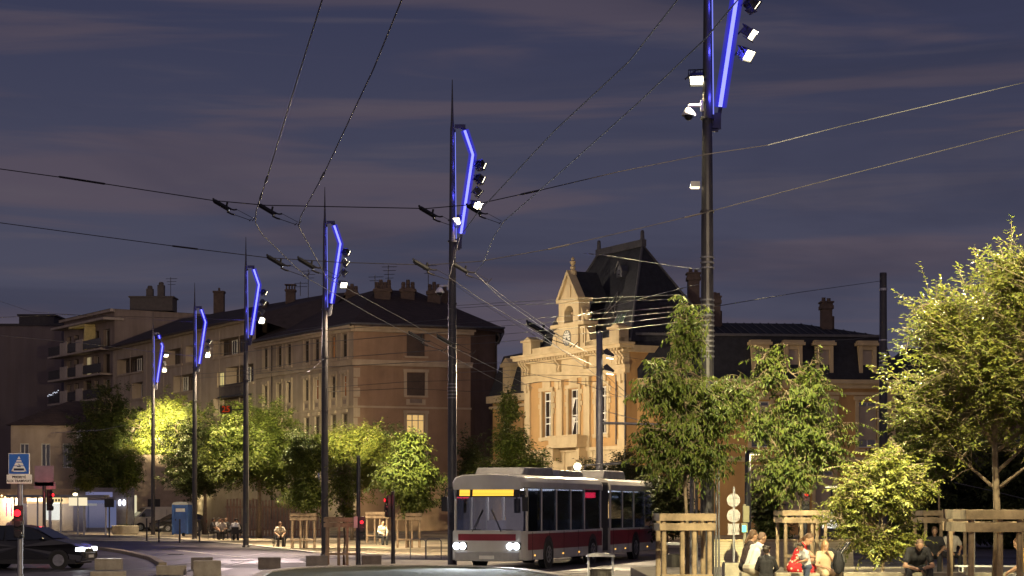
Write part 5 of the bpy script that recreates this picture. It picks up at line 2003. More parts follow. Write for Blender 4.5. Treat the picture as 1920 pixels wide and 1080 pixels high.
# ------------------------------------------------------------------ articulated trolleybus
bx = bpy.data.materials.new('bus_window')
bx.use_nodes = True
n_ = bx.node_tree.nodes
n_.clear()
g_ = n_.new('ShaderNodeBsdfGlossy')
g_.inputs['Color'].default_value = (.75, .8, .9, 1)
g_.inputs['Roughness'].default_value = .06
tr_ = n_.new('ShaderNodeBsdfTransparent')
tr_.inputs['Color'].default_value = (.72, .74, .78, 1)
mx_ = n_.new('ShaderNodeMixShader')
lw_ = n_.new('ShaderNodeLayerWeight')
lw_.inputs['Blend'].default_value = .42
mr_ = n_.new('ShaderNodeMapRange')
mr_.inputs[3].default_value = .16
mr_.inputs[4].default_value = .75
l_ = bx.node_tree.links.new
l_(lw_.outputs['Fresnel'], mr_.inputs[0])
l_(mr_.outputs[0], mx_.inputs[0])
l_(tr_.outputs[0], mx_.inputs[1])
l_(g_.outputs[0], mx_.inputs[2])
o_ = n_.new('ShaderNodeOutputMaterial')
l_(mx_.outputs[0], o_.inputs[0])

buswhite = M('bus_white', (.60, .585, .56), .35, var=.1, scale=1.0, streak=.12)
busred = M('bus_red', (.22, .022, .035), .35, var=.15)
bus = thing('trolleybus', 'white and dark red articulated trolleybus with lit headlights and amber display', 'bus', (P(913, 950, 65).x, 65, 0), math.atan2(-.95, -.31))
HWB = 1.275


def shell(mb, x0, x1, prof, cap0=True, cap1=True, nose=0):
    secs = []
    if nose:
        for dx, s, dz in ((0, .90, .05), (-.06, .955, .02), (-.18, .99, 0), (-.4, 1, 0)):
            secs.append((x1 + dx, s, dz))
        secs.append((x0, 1, 0))
    else:
        secs = [(x1, 1, 0), (x0, 1, 0)]
    n = len(prof)
    o = len(mb.v)
    for x, s, dz in secs:
        mb.v += [(x, p[0] * s, (p[1] - 1.7) * (1 - (1 - s) * .4) + 1.7) for p in prof]
    for k in range(len(secs) - 1):
        for i in range(n):
            j = (i + 1) % n
            mb.f.append((o + k * n + i, o + k * n + j, o + (k + 1) * n + j, o + (k + 1) * n + i))
    mb.f.append(tuple(o + i for i in range(n)))
    mb.f.append(tuple(o + (len(secs) - 1) * n + i for i in range(n - 1, -1, -1)))


low = [(-HWB, .32), (-HWB, 1.28), (HWB, 1.28), (HWB, .32)]
rfp = [(-HWB, 2.72), (-HWB, 2.92), (-HWB + .1, 3.08), (-HWB + .35, 3.16), (0, 3.2), (HWB - .35, 3.16), (HWB - .1, 3.08), (HWB, 2.92), (HWB, 2.72)]
b = MB()
for x0, x1, ns in ((-9.6, 0, 1), (-17.9, -10.7, 0)):
    shell(b, x0, x1, low, nose=ns)
    shell(b, x0, x1, rfp, nose=ns)
for x in (-.42, -2.0, -3.75, -5.5, -7.25, -9.45, -10.85, -12.6, -14.35, -16.1, -17.75):        # window pillars
    for sg in (-1, 1):
        b.box(x - .07, x + .07, sg * HWB - (.06 if sg > 0 else 0), sg * HWB + (.06 if sg < 0 else 0), 1.279, 2.721)
b.build('body', buswhite, bus, bev=.02)
b = MB()
for x0, x1 in ((-9.58, -.45), (-17.88, -10.72)):
    for sg in (-1, 1):
        y = sg * (HWB + .004)
        b.box(x0, x1, min(y, y - sg * .02), max(y, y - sg * .02), .66, 1.2)
b.box(-.06, .012, -1.0, 1.0, .98, 1.2)
b.build('red_band', busred, bus)
b = MB()
b.box(-.04, .035, -1.12, 1.12, .3, .62)
b.build('bumper', M('bumper_grey', (.35, .34, .34), .5), bus, bev=.03)
for k, (xa, xb) in enumerate(((-.49, -1.93), (-2.07, -3.68), (-3.82, -5.43), (-5.57, -7.18), (-7.32, -9.38), (-10.92, -12.53), (-12.67, -14.28), (-14.42, -16.03), (-16.17, -17.68))):
    for sg in (-1, 1):
        MB().box(xb, xa, sg * (HWB - .012) - .006, sg * (HWB - .012) + .006, 1.281, 2.719).build('side_window', bx, bus)
b = MB()
ws = [(-1.13, 1.3), (1.13, 1.3), (1.13, 2.5), (-1.13, 2.5)]
xs = [.02, .05, .05, .02]
pts = []
for i in range(9):
    y = -1.16 + 2.32 * i / 8
    x = -.30 * (abs(y) / 1.16) ** 3 + .0
    pts.append((x, y))
for i in range(8):
    (xa, ya), (xb_, yb_) = pts[i], pts[i + 1]
    b.quad((xa, ya, 1.29), (xb_, yb_, 1.29), (xb_ - .06, yb_, 2.42), (xa - .06, ya, 2.42))
b.build('windscreen', bx, bus, smooth=True)
b = MB()
b.prism([(-.12, 2.42), (-.06, 2.42), (-.1, 2.73), (-.16, 2.73)], -1.1, 1.1)
dsp = b.build('destination_display', black, bus)
b = MB()
for k in range(6):
    z = 2.46 + .042 * k
    x = -.055 - .04 * (z - 2.42) / .31
    for y0, y1 in ((-.98, -.62), (-.52, .9)):
        b.box(x + .0, x + .006, y0, y1, z, z + .03)
b.build('led_rows', EM('led_amber', (1.0, .56, .06), 1.9), dsp)
for sg in (-1, 1):
    b = MB().box(-.1, .045, sg * .93 - .24, sg * .93 + .24, .68, .92)
    hl_ = b.build('headlight', black, bus, bev=.03)
    b = MB()
    for k in (-.12, .1):
        b.lathe([(.118, .046), (.118, .062)], (0, sg * .93 + k, .80), 14, 'X')
    b.build('headlight_lens', EM('bus_headlight', (.82, .9, 1.0), 9), hl_)
    spot(bus, (.2, sg * .9, .8), Vector(bus.location) + Vector((-4.2, -13, -.1)), 1300, 75, (.86, .92, 1))
    b = MB().tube([(-.25, sg * 1.2, 2.75), (.18, sg * 1.36, 2.7), (.22, sg * 1.4, 2.4)], .025, 6).box(.16, .26, sg * 1.4 - .1, sg * 1.4 + .1, 1.95, 2.42)
    b.build('mirror', black, bus)
    b = MB().box(-.04, .02, sg * .55 - .02, sg * .55 + .35, 1.33, 1.35)
    b.tube([(.04, sg * .5, 1.28), (-.0, sg * .15, 2.0)], .015, 5)
    b.build('wiper', black, bus)
    for x in (-2.75, -8.3, -14.6):
        wheel(bus, x, sg * (HWB - .12), .48, .28)
    for x in (-2.75, -8.3, -14.6):
        b = MB().lathe([(.6, -.012), (.6, .01)], (x, sg * HWB, .52), 22, 'Y')
        b.build('wheel_arch', black, bus)
    b = MB()
    for x in (-1.2, -4.5, -6.5, -11.5, -13, -16.5):
        b.box(x - .06, x + .06, sg * (HWB + .006) - .008, sg * (HWB + .006) + .008, .46, .50)
    b.build('side_marker', EM('marker_amber', (1, .5, .1), 2.2), bus)
b = MB()
for k in range(9):
    x = -9.62 - k * .13
    b.box(x - .085, x - .025, -1.2, 1.2, .45, 3.02).box(x - .025, x + .02, -1.12, 1.12, .52, 2.95)
b.build('bellows', M('bellows_grey', (.06, .06, .065), .8), bus)
b = MB()                                                # roof gear
b.prism([(-1.2, 3.17), (-1.5, 3.42), (-4.6, 3.46), (-4.9, 3.17)], -.85, .85)
b.build('roof_pod', M('roof_pod_grey', (.34, .33, .33), .5, streak=.2), bus, bev=.04)
b = MB()
b.prism([(-5.4, 3.17), (-5.7, 3.4), (-8.6, 3.4), (-8.8, 3.17)], -.8, .8)
b.build('roof_pod', M('roof_pod_grey', (.34, .33, .33), .5, streak=.2), bus, bev=.04)
b = MB()
b.prism([(-11.5, 3.17), (-11.7, 3.5), (-14.6, 3.5), (-14.9, 3.17)], -.8, .8)
b.build('roof_pod', M('roof_pod_grey', (.34, .33, .33), .5, streak=.2), bus, bev=.04)
for sg in (-1, 1):
    MB().tube([(-12.6, sg * .3, 3.5), (-12.9, sg * .3, 3.72), (-18.3, sg * .35, 3.95)], .035, 6).build('trolley_pole', steel, bus)
b = MB()                                                # interior
b.box(-9.5, -.6, -1.2, 1.2, .5, .56).box(-17.8, -10.8, -1.2, 1.2, .5, .56)
for x in (-3.2, -4.1, -5.0, -5.9, -6.9, -8.0, -11.6, -12.5, -13.4, -14.6, -15.5, -16.4):
    for y in (-.95, -.5, .5, .95):
        b.box(x - .2, x + .2, y - .2, y + .2, .95, 1.03).box(x - .24, x - .18, y - .2, y + .2, 1.03, 1.62)
b.box(-1.5, -1.1, .3, .9, .6, 1.1).box(-1.6, -1.5, .3, .9, 1.1, 1.75).box(-1.75, -1.7, .1, 1.2, .6, 2.5)
b.build('seating', M('seat_fabric', (.10, .10, .16), .8), bus)
b = MB()
for x0, x1 in ((-9.2, -2.2), (-17.4, -11.2)):
    for y in (-.6, .6):
        b.box(x0, x1, y - .05, y + .05, 2.69, 2.71)
b.build('ceiling_light', EM('bus_interior', (.9, .92, 1.0), 3.5), bus)
for x in (-3.0, -6.5, -13.5, -16.0):  # added fill points that bring out the seats
    l = bpy.data.lights.new('cabin_fill', 'POINT')
    l.energy, l.color, l.shadow_soft_size = 14, (.9, .93, 1), .015
    o = bpy.data.objects.new('cabin_fill', l)
    COL.objects.link(o)
    o.parent = bus
    o.location = (x, 0, 2.5)
for x in (-.95, -2.9, -4.6, -6.4, -9.0, -11.2, -13.4, -15.2):     # panel joints along the skirt
    for sg in (-1, 1):
        MB().box(x - .008, x + .008, sg * (HWB + .006) - .004, sg * (HWB + .006) + .004, .34, 1.26).build('panel_joint', black, bus)
MB().box(.036, .044, -.26, .26, .38, .49).build('number_plate', white, bus)
b = MB().box(-8.9, -7.5, HWB - .08, HWB - .05, 2.42, 2.62)
b.build('side_display', EM('display_red', (1, .03, .08), 4.0), bus)
b = MB()
for sg in (-1, 1):
    b.box(-17.95, -17.88, sg * 1.1 - .1, sg * 1.1 + .1, .8, 1.25)
b.build('tail_light', EM('tail_on', (1, .05, .05), 2), bus)

# ------------------------------------------------------------------ blue toilet cabin, planter, scooter
t = thing('toilet_cabin', 'blue portable toilet cabin with white notice on its door', 'toilet cabin', (P(343, 950, 139).x, 139, G(139)), R(-10))
blu = M('cabin_blue', (.055, .14, .42), .5, var=.12)
b = MB().box(-.55, .55, -.55, .55, .08, 2.1)
for x in (-.55, .55):
    for y in (-.55, .55):
        b.box(x - .05, x + .05, y - .05, y + .05, 0, 2.12)
for k in range(5):
    b.box(-.56 - .01, -.55, -.4 + k * .19, -.33 + k * .19, .3, 1.9).box(.55, .565, -.4 + k * .19, -.33 + k * .19, .3, 1.9)
b.build('wall', blu, t, bev=.01)
b = MB().prism([(-.6, 2.12), (.6, 2.12), (.52, 2.25), (.25, 2.33), (-.25, 2.33), (-.52, 2.25)], -.6, .6)
b.build('roof', M('cabin_roof', (.5, .5, .5), .5), t)
b = MB().box(-.42, .42, -.575, -.552, .14, 2.02)
for z in (.3, .75, 1.2):
    b.box(-.34, .34, -.59, -.576, z, z + .34)
dr = b.build('door', M('cabin_door', (.045, .11, .36), .5), t, bev=.008)
MB().box(-.32, .36, -.60, -.591, 1.62, 1.86).build('notice', white, dr)
MB().box(-.36, -.3, -.62, -.576, 1.0, 1.12).build('handle', black, dr)

t = thing('planter', 'curved pale concrete planter in front of the white van', 'planter', (P(235, 990, 140).x, 140, G(140)))
b = MB()
prof = [(.85, 0), (.93, .1), (.96, .62), (.86, .64), (.80, .5), (.01, .48)]
b.lathe(prof, (0, 0, 0), 28)
b.build('bowl', concrete, t)
b = MB()
rg = random.Random(3)
for k in range(60):
    a, r = rg.uniform(0, 6.28), rg.uniform(0, .7)
    x, y = r * math.cos(a), r * math.sin(a)
    b.add([(x - .03, y, .48), (x + .03, y, .48), (x + rg.uniform(-.15, .15), y, .7 + rg.uniform(0, .15))], [(0, 1, 2)])
b.build('plants', grassm, t)

t = thing('scooter', 'kick scooter with a pale bag leaning by the blue cabin', 'scooter', (P(358, 990, 132).x, 132, G(132)), R(20))
b = MB().box(-.45, .35, -.07, .07, .1, .14).tube([(.4, 0, .12), (.5, 0, .25), (.42, 0, 1.1)], .025, 6).tube([(.42, -.24, 1.1), (.42, .24, 1.1)], .02, 6)
b.build('frame', black, t)
for x in (-.5, .52):
    b = MB().lathe([(.11, -.025), (.12, 0), (.11, .025)], (x, 0, .12), 14, 'Y')
    b.build('wheel', rubber, t)
b = MB().ball((.36, 0, .78), (.13, .15, .22), 10, 7)
o = b.build('shopping_bag', M('bag_pale', (.55, .5, .36), .8))
o.location = t.location
o.rotation_euler = t.rotation_euler
tag(o, 'pale bag hanging from the scooter\'s handlebar', 'bag')

# ------------------------------------------------------------------ tram stop and shop lights at the left
t = thing('tram_shelter', 'glass tram shelter with flat roof and lit panels at the far left', 'shelter', (P(110, 950, 135).x, 135, G(135)))
b = MB().box(-3.4, 3.3, -.9, .9, 2.62, 2.78)
b.build('roof', steelg, t, bev=.02)
for x in (-3.2, -1.6, 0, 1.6, 3.1):
    MB().box(x - .05, x + .05, .6, .7, 0, 2.62).build('post', galv, t)
for x0, x1 in ((-3.15, -1.65), (-1.55, -.05), (.05, 1.55), (1.65, 3.05)):
    MB().box(x0, x1, .64, .66, .25, 2.2).build('glass_panel', bx, t)
fasc = MB().box(-.8, .35, -.93, -.9, 2.25, 2.6).build('lit_fascia', EM('fascia_amber', (1, .75, .35), 1.0), t)
b = MB()
for k in range(6):
    b.box(-.62 + .2 * k, -.5 + .2 * k, -.945, -.931, 2.33, 2.5)
b.build('fascia_marks', black, fasc)
b = MB().box(.9, 2.15, -.93, -.9, 2.05, 2.6)
b.build('lit_panel', EM('panel_cream', (1, .84, .55), 1.0), t)
MB().box(-2.6, -.9, .1, .5, .42, .48).build('bench', wood, t)
t = thing('shop_front', 'bright shop doorway with red neon strips behind the shelter', 'shop', (P(70, 950, 160).x, 160, G(160)))
b = MB().box(-4, 3.2, 0, .3, 2.7, 3.4).box(-4, -3.6, 0, .3, 0, 2.7).box(2.9, 3.2, 0, .3, 0, 2.7).box(-1.2, -.9, 0, .3, 0, 2.7).box(.9, 1.1, 0, .3, 0, 2.7)
b.build('facade', M('shop_wall', (.26, .18, .13), .8), t)
MB().box(-3.6, 2.9, 2.2, 2.3, 0, 2.7).build('back_wall', M('shop_inside', (.5, .42, .3), .8), t)
MB().box(.62, 1.75, .25, .3, .9, 2.55).build('lit_window', EM('shop_white', (1, .95, .75), 2.2), t)
MB().box(-.9, .55, .35, .4, .1, 2.4).build('lit_window', EM('shop_warm', (1, .62, .3), 1.1), t)
b = MB()
for x in (-2.5, -2.1, -1.5, -1.3):
    b.box(x - .05, x + .05, -.05, -.01, 1.2, 2.3)
b.build('neon_strip', EM('neon_red', (1, .12, .2), 2.0), t)
b = MB()
for k in range(7):
    b.ball((-3.7 + k * .28, -.1, 2.75 + .12 * (k % 2)), .07, 6, 4)
b.build('lamp_row', EM('shop_bulbs', (1, .75, .35), 4), t)
for x, y, e in ((-2.4, 1.3, 500), (0, 1.3, 500), (-.5, -1.5, 50)):
    l = bpy.data.lights.new('shop_light', 'POINT')
    l.energy, l.color, l.shadow_soft_size = e, (1, .8, .55), .2
    o = bpy.data.objects.new('shop_light', l)
    COL.objects.link(o)
    o.parent = t
    o.location = (x, y, 2.4)
t = thing('shop_front', 'bluish lit shop window seen past the thin trees', 'shop', (P(190, 950, 158).x, 158, G(158)))
MB().box(-2.2, 2.6, 0, .3, 2.5, 3.5).box(-2.2, -1.5, 0, .3, 0, 2.5).box(1.2, 2.6, 0, .3, 0, 2.5).build('facade', M('shop_wall_grey', (.2, .18, .2), .8), t)
MB().box(-1.5, 1.2, .25, .3, .3, 2.5).build('lit_window', EM('shop_blue', (.5, .55, 1.0), .22), t)
MB().box(-1.3, .9, -.06, -.01, 2.75, 3.15).build('lit_sign', EM('sign_blue_lit', (.55, .55, 1), .28), t)
b = MB()
for x in (1.5, 1.85):
    b.ball((x, -.15, 2.3), (.12, .12, .26), 8, 6)
b.build('wall_lamp', EM('wall_lamp_white', (.85, .9, 1), 4), t)
t = thing('shop_front', 'pale lit board and doorway beside the van\'s roof', 'shop', (P(268, 950, 160).x, 160, G(160)))
MB().box(-1.6, 4.2, 0, .4, 0, 6.2).build('facade', M('shop_wall_cream', (.34, .26, .19), .8), t)
MB().box(-1.3, -.5, -.06, -.01, .4, 2.9).build('lit_window', EM('board_pale', (.95, .85, .55), .8), t)
MB().box(1.7, 3.0, -.05, -.01, 3.3, 4.7).build('lit_panel', M('board_cream', (.6, .5, .33), .7), t)
MB().box(.4, 1.4, -.04, -.01, 0, 2.6).build('door', black, t)
t = thing('street_lamp', 'small pale lamp with round head near the shelter\'s right end', 'street lamp', (P(146, 950, 134).x, 134, G(134)))
MB().lathe([(.06, 0), (.04, 2.75)], (0, 0, 0), 8).build('post', galv, t)
MB().ball((-.18, 0, 2.82), (.17, .14, .1), 10, 6).build('lamp_globe', EM('lamp_cream', (1, .85, .5), 5), t)
t = thing('lit_sign_board', 'white lit advertising board half hidden by the spreading tree', 'sign board', (P(1560, 950, 78).x, 78, 0))
MB().box(-.45, .45, -.08, .08, .9, 1.95).box(-.06, .06, -.05, .05, 0, .9).build('case', steel, t)
MB().box(-.4, .4, -.1, -.081, 1.25, 1.9).build('lit_face', EM('ad_white', (1, .95, .85), 1.2), t)
t = thing('lit_sign_board', 'thin lit strip sign above the red light among leaves', 'sign board', (P(1560, 950, 80).x, 80, 0))
MB().box(-.3, .3, -.05, .05, 2.82, 2.98).box(-.04, .04, .06, .12, 0, 2.98).build('case', steel, t)
MB().box(-.28, .28, -.07, -.051, 2.86, 2.94).build('lit_face', EM('ad_warm', (1, .85, .55), 1.5), t)
t = thing('led_sign', 'small dark sign with red digits among the round tree\'s leaves', 'display', (P(461, 950, 99.2).x - .98, 99.1, Z(768, 99.2)))
MB().box(-.30, .30, -.0, .04, -.20, .20).box(.30, .9, .0, .04, -.03, .03).build('case', M('sign_case_green', (.05, .055, .03), .7), t)
text('25', .42, EM('led_red', (1, .10, .02), .3), t, (0, -.05, 0), (R(90), 0, 0), 'digits')
# slatted fence behind the trees
t = thing('slat_fence', 'tall fence of thin upright wooden slats behind the round tree', 'fence', (P(425, 950, 132).x, 132, G(132)))
rg = random.Random(5)
b = MB()
for k in range(30):
    x = k * .215
    b.box(x, x + .11, -.03, .03, 0, 2.45 + rg.uniform(-.1, .1))
b.box(-.1, 6.5, .03, .08, .4, .5).box(-.1, 6.5, .03, .08, 1.9, 2.0)
b.build('slats', M('slat_wood', (.36, .22, .15), .85, var=.3), t)
# thin pale post on the right terrace, metal bench behind
t = thing('light_post', 'thin pale upright rod behind the biggest tree guard', 'post', (P(1826, 950, 55).x, 55, TZ))
MB().tube([(0, 0, 0), (0, 0, 1.75)], .035, 8).build('rod', M('rod_pale', (.6, .58, .5), .5), t)
t = thing('metal_bench', 'slender grey metal bench behind the biggest guard', 'bench', (P(1862, 950, 46).x, 46, TZ))
for k in range(5):
    MB().box(-.85, .85, -.2 + k * .09, -.14 + k * .09, .43, .46).build('slat', galv, t)
for x in (-.75, .75):
    MB().tube([(x, -.2, 0), (x, -.2, .42), (x, .2, .42), (x, .2, 0)], .025, 6).build('leg', galv, t)
# ------------------------------------------------------------------ trees
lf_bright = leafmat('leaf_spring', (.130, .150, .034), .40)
lf_long = leafmat('leaf_long', (.080, .112, .024), .36)
lf_mid = leafmat('leaf_mid', (.082, .108, .024), .34)
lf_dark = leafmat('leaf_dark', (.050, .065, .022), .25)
TG = 'trees on the square'
X_ = lambda px, d: (px - CX) * d / FPX
tree('plane_tree', 'biggest bright tree at the right edge with forked trunk', (X_(1868, 32), 32, TZ),
     [(-.05, 0, 4.35, 1.5, 1.5, 1.35, 5), (.35, 0, 5.5, .8, .9, .85, 2), (-.95, 0, 3.6, .85, .9, .75, 2), (-.85, 0, 4.9, .7, .7, .6, 1.5), (.8, 0, 3.9, 1.2, 1.2, 1.1, 3)], 2125, .62, (.088, .034), 11, lf_bright, bark, .085, 14, .18, .55, TG, fork=2.1, hang=.15, lump=.35)
tree('young_tree', 'low spreading yellow-green tree behind the bench', (X_(1655, 44), 44, TZ),
     [(0, 0, 2.35, 1.1, 1.0, .75, 4), (.75, 0, 2.3, .6, .6, .35, 1.2), (-.75, 0, 1.75, .65, .65, .55, 1.6), (0, 0, 1.15, .95, .85, .5, 2), (.1, 0, 2.95, .5, .5, .3, .8)], 1054, .55, (.10, .042), 23, lf_bright, bark, .05, 14, .22, .25, TG, hang=.3, lump=.4)
tree('drooping_tree', 'tall pointed tree with long hanging leaves over the bus rear', (X_(1287, 40.5), 40.5, TZ),
     [(0.042, 0.0, 5.519, 0.464, 0.422, 0.802, 1.0), (-0.464, 0.0, 4.422, 0.717, 0.717, 0.591, 2), (0.295, 0.0, 3.957, 0.844, 0.802, 0.76, 2.4), (0.971, 0.0, 4.168, 0.591, 0.591, 0.506, 1.6), (0.084, 0.0, 3.029, 0.971, 0.844, 0.591, 2.4), (-0.633, 0.0, 3.324, 0.506, 0.506, 0.464, 1)], 1054, .52, (.13, .039), 37, lf_long, bark, .05, 12, .42, .2, TG, hang=.85, lump=.42)
tree('drooping_tree', 'airy tree with hanging leaves between mast and spreading tree', (X_(1500, 57), 57, TZ),
     [(-.85, 0, 6.0, .5, .5, .75, 1), (.3, 0, 5.6, .5, .5, .7, 1), (0, 0, 4.9, 1.0, 1.0, .8, 2), (.25, 0, 3.8, 1.35, 1.2, .95, 3), (-.5, 0, 2.9, .95, .9, .75, 2), (-1.1, 0, 4.3, .6, .6, .55, 1)], 1088, .6, (.15, .05), 41, lf_long, bark, .055, 11, .4, .2, TG, hang=.8, lump=.42)
tree('young_tree', 'dim tree in the shadow left of the biggest tree', (X_(1762, 57), 57, TZ),
     [(0, 0, 4.2, 1.6, 1.4, 1.3, 3), (-.4, 0, 3.2, 1.1, 1.0, .8, 1)], 714, .6, (.13, .055), 43, lf_mid, bark, .055, 11, .3, .3, TG)
tree('young_tree', 'slim pointed tree before the town hall\'s left corner', (X_(957, 100), 100, G(100)),
     [(-.1, 0, 7.2, .45, .45, .85, 1), (0, 0, 5.4, 1.1, 1.0, 1.0, 2), (.6, 0, 4.1, 1.7, 1.4, .85, 3), (-.6, 0, 3.6, 1.3, 1.2, .9, 2)], 782, .75, (.18, .075), 53, lf_mid, bark, .07, 10, .2, .5, TG)
tree('young_tree', 'full leafy tree rising from a guard left of the bus', (X_(765, 98), 98, G(98)),
     [(0, 0, 3.6, 1.5, 1.4, 1.2, 4), (.1, 0, 5.0, .9, .9, .95, 2), (.4, 0, 2.5, .8, .8, .6, 1)], 816, .6, (.19, .085), 59, lf_mid, bark, .06, 10, .35, .2, TG, hang=.6)
tree('round_tree', 'broad tree with brilliantly lit top behind the second mast', (X_(660, 118), 118, G(118)),
     [(-.5, 0, 5.6, 1.5, 1.5, 1.3, 3), (.9, 0, 5.7, 1.4, 1.4, 1.3, 3), (0, 0, 3.9, 1.9, 1.8, 1.2, 3)], 1292, .6, (.15, .075), 61, lf_bright, bark, .10, 12, .2, .4, TG)
tree('young_tree', 'thin dark tree inside the nearest left guard', (X_(645, 70.6), 70.6, G(70.6)),
     [(0, 0, 3.1, .55, .5, .9, 2), (.1, 0, 2.2, .4, .4, .5, 1)], 255, .45, (.11, .05), 67, lf_mid, bark, .04, 10, .3, .3, TG)
tree('young_tree', 'soft green tree just left of the second mast', (X_(570, 97), 97, G(97)),
     [(0, 0, 4.7, 1.05, 1.0, 1.2, 3), (.1, 0, 2.8, 1.0, 1.0, .85, 2)], 714, .55, (.16, .075), 71, lf_mid, bark, .05, 11, .35, .2, TG, hang=.5)
tree('round_tree', 'largest round tree around the third mast', (X_(486, 124), 124, G(124)),
     [(-1.4, 0, 6.6, 2.1, 1.9, 2.1, 4), (.5, 0, 6.5, 1.9, 1.8, 2.2, 4), (-.5, 0, 4.7, 2.9, 2.4, 1.3, 4), (1.4, 0, 4.7, 1.3, 1.2, 1.3, 2)], 1955, .65, (.17, .085), 73, lf_mid, bark, .17, 13, .2, .4, TG)
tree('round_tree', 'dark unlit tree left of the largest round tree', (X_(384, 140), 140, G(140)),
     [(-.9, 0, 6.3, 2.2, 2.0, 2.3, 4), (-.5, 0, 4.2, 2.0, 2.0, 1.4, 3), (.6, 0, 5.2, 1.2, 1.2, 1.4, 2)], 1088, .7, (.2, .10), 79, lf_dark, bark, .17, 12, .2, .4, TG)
tree('round_tree', 'blazing yellow-lit tree behind the farthest masts', (X_(312, 165), 165, .35),
     [(0, 0, 8.4, 2.6, 2.4, 2.6, 4), (-1.2, 0, 6.0, 2.1, 2.0, 2.0, 3), (1.0, 0, 9.6, 1.7, 1.5, 1.5, 2)], 1360, .75, (.2, .10), 83, lf_bright, bark, .16, 12, .2, .4, TG)
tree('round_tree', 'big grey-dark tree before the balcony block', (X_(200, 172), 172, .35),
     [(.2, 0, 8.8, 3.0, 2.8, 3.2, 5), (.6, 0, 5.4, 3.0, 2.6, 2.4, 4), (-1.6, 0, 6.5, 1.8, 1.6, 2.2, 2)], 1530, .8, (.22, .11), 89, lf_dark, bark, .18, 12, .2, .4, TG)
tree('round_tree', 'green tree right before the dark tree at far left', (X_(238, 152), 152, .35),
     [(0, 0, 4.6, 1.2, 1.2, 1.5, 3)], 442, .6, (.17, .085), 97, lf_mid, bark, .07, 10, .3, .3, TG)
tree('young_tree', 'tiny yellow-lit tree beside the shelter\'s round lamp', (X_(160, 150), 150, .35),
     [(0, 0, 3.7, .95, .9, .6, 3)], 221, .5, (.15, .07), 101, lf_bright, bark, .05, 9, .2, .4, TG)
DG = 'dark trees in front of the town hall'
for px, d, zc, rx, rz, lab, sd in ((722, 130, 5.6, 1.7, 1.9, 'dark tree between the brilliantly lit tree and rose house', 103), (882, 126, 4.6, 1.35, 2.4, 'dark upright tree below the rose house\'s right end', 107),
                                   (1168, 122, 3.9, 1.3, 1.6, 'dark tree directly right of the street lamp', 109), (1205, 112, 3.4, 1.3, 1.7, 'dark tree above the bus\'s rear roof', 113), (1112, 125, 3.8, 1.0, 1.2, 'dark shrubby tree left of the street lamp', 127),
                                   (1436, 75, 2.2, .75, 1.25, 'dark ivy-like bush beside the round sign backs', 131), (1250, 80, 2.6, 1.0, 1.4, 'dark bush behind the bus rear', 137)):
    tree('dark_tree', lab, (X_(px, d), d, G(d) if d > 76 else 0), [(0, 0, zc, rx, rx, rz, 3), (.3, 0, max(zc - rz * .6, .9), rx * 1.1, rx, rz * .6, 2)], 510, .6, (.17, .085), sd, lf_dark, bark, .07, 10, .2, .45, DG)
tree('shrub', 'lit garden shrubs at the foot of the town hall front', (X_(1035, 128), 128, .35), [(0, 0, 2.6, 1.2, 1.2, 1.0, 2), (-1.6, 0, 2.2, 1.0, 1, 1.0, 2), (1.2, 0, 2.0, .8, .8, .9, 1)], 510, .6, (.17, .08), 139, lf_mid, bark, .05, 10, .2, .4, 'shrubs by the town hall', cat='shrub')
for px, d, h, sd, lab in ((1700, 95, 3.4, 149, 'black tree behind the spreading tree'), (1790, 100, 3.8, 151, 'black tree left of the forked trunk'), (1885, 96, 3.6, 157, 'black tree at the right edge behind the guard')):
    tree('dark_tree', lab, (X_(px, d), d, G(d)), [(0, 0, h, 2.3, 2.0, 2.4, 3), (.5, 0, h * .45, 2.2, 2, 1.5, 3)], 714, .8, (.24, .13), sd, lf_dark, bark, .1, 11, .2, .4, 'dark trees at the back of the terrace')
# ------------------------------------------------------------------ people
skinm = M('skin', (.42, .25, .17), .55, var=.08, scale=12)
skin2 = M('skin_tan', (.34, .20, .13), .55, var=.08, scale=12)
eyed = M('eye_dark', (.02, .015, .015), .3)
lipm = M('lips', (.28, .10, .08), .5)


def cap(mb, p, q, r0, r1, n=10):
    p, q = Vector(p), Vector(q)
    d = (q - p)
    L = d.length
    d = d / L if L > 1e-6 else Vector((0, 0, 1))
    pts, rs = [], []
    for k in range(4):
        a = math.pi / 2 * k / 4
        pts.append(p - d * r0 * math.cos(a))
        rs.append(max(r0 * math.sin(a), .0015))
    for k in range(5):
        a = math.pi / 2 * k / 4
        pts.append(q + d * r1 * math.sin(a))
        rs.append(max(r1 * math.cos(a), .0015))
    a = d.cross(Vector((0, 0, 1)))
    if a.length < .05:
        a = d.cross(Vector((1, 0, 0)))
    a.normalize()
    b = d.cross(a)
    vs = [c + (a * math.cos(2 * math.pi * k / n) + b * math.sin(2 * math.pi * k / n)) * r for c, r in zip(pts, rs) for k in range(n)]
    fs = [(i * n + k, i * n + (k + 1) % n, (i + 1) * n + (k + 1) % n, (i + 1) * n + k) for i in range(len(pts) - 1) for k in range(n)]
    fs += [tuple(range(n - 1, -1, -1)), tuple((len(pts) - 1) * n + k for k in range(n))]
    mb.add(vs, fs)


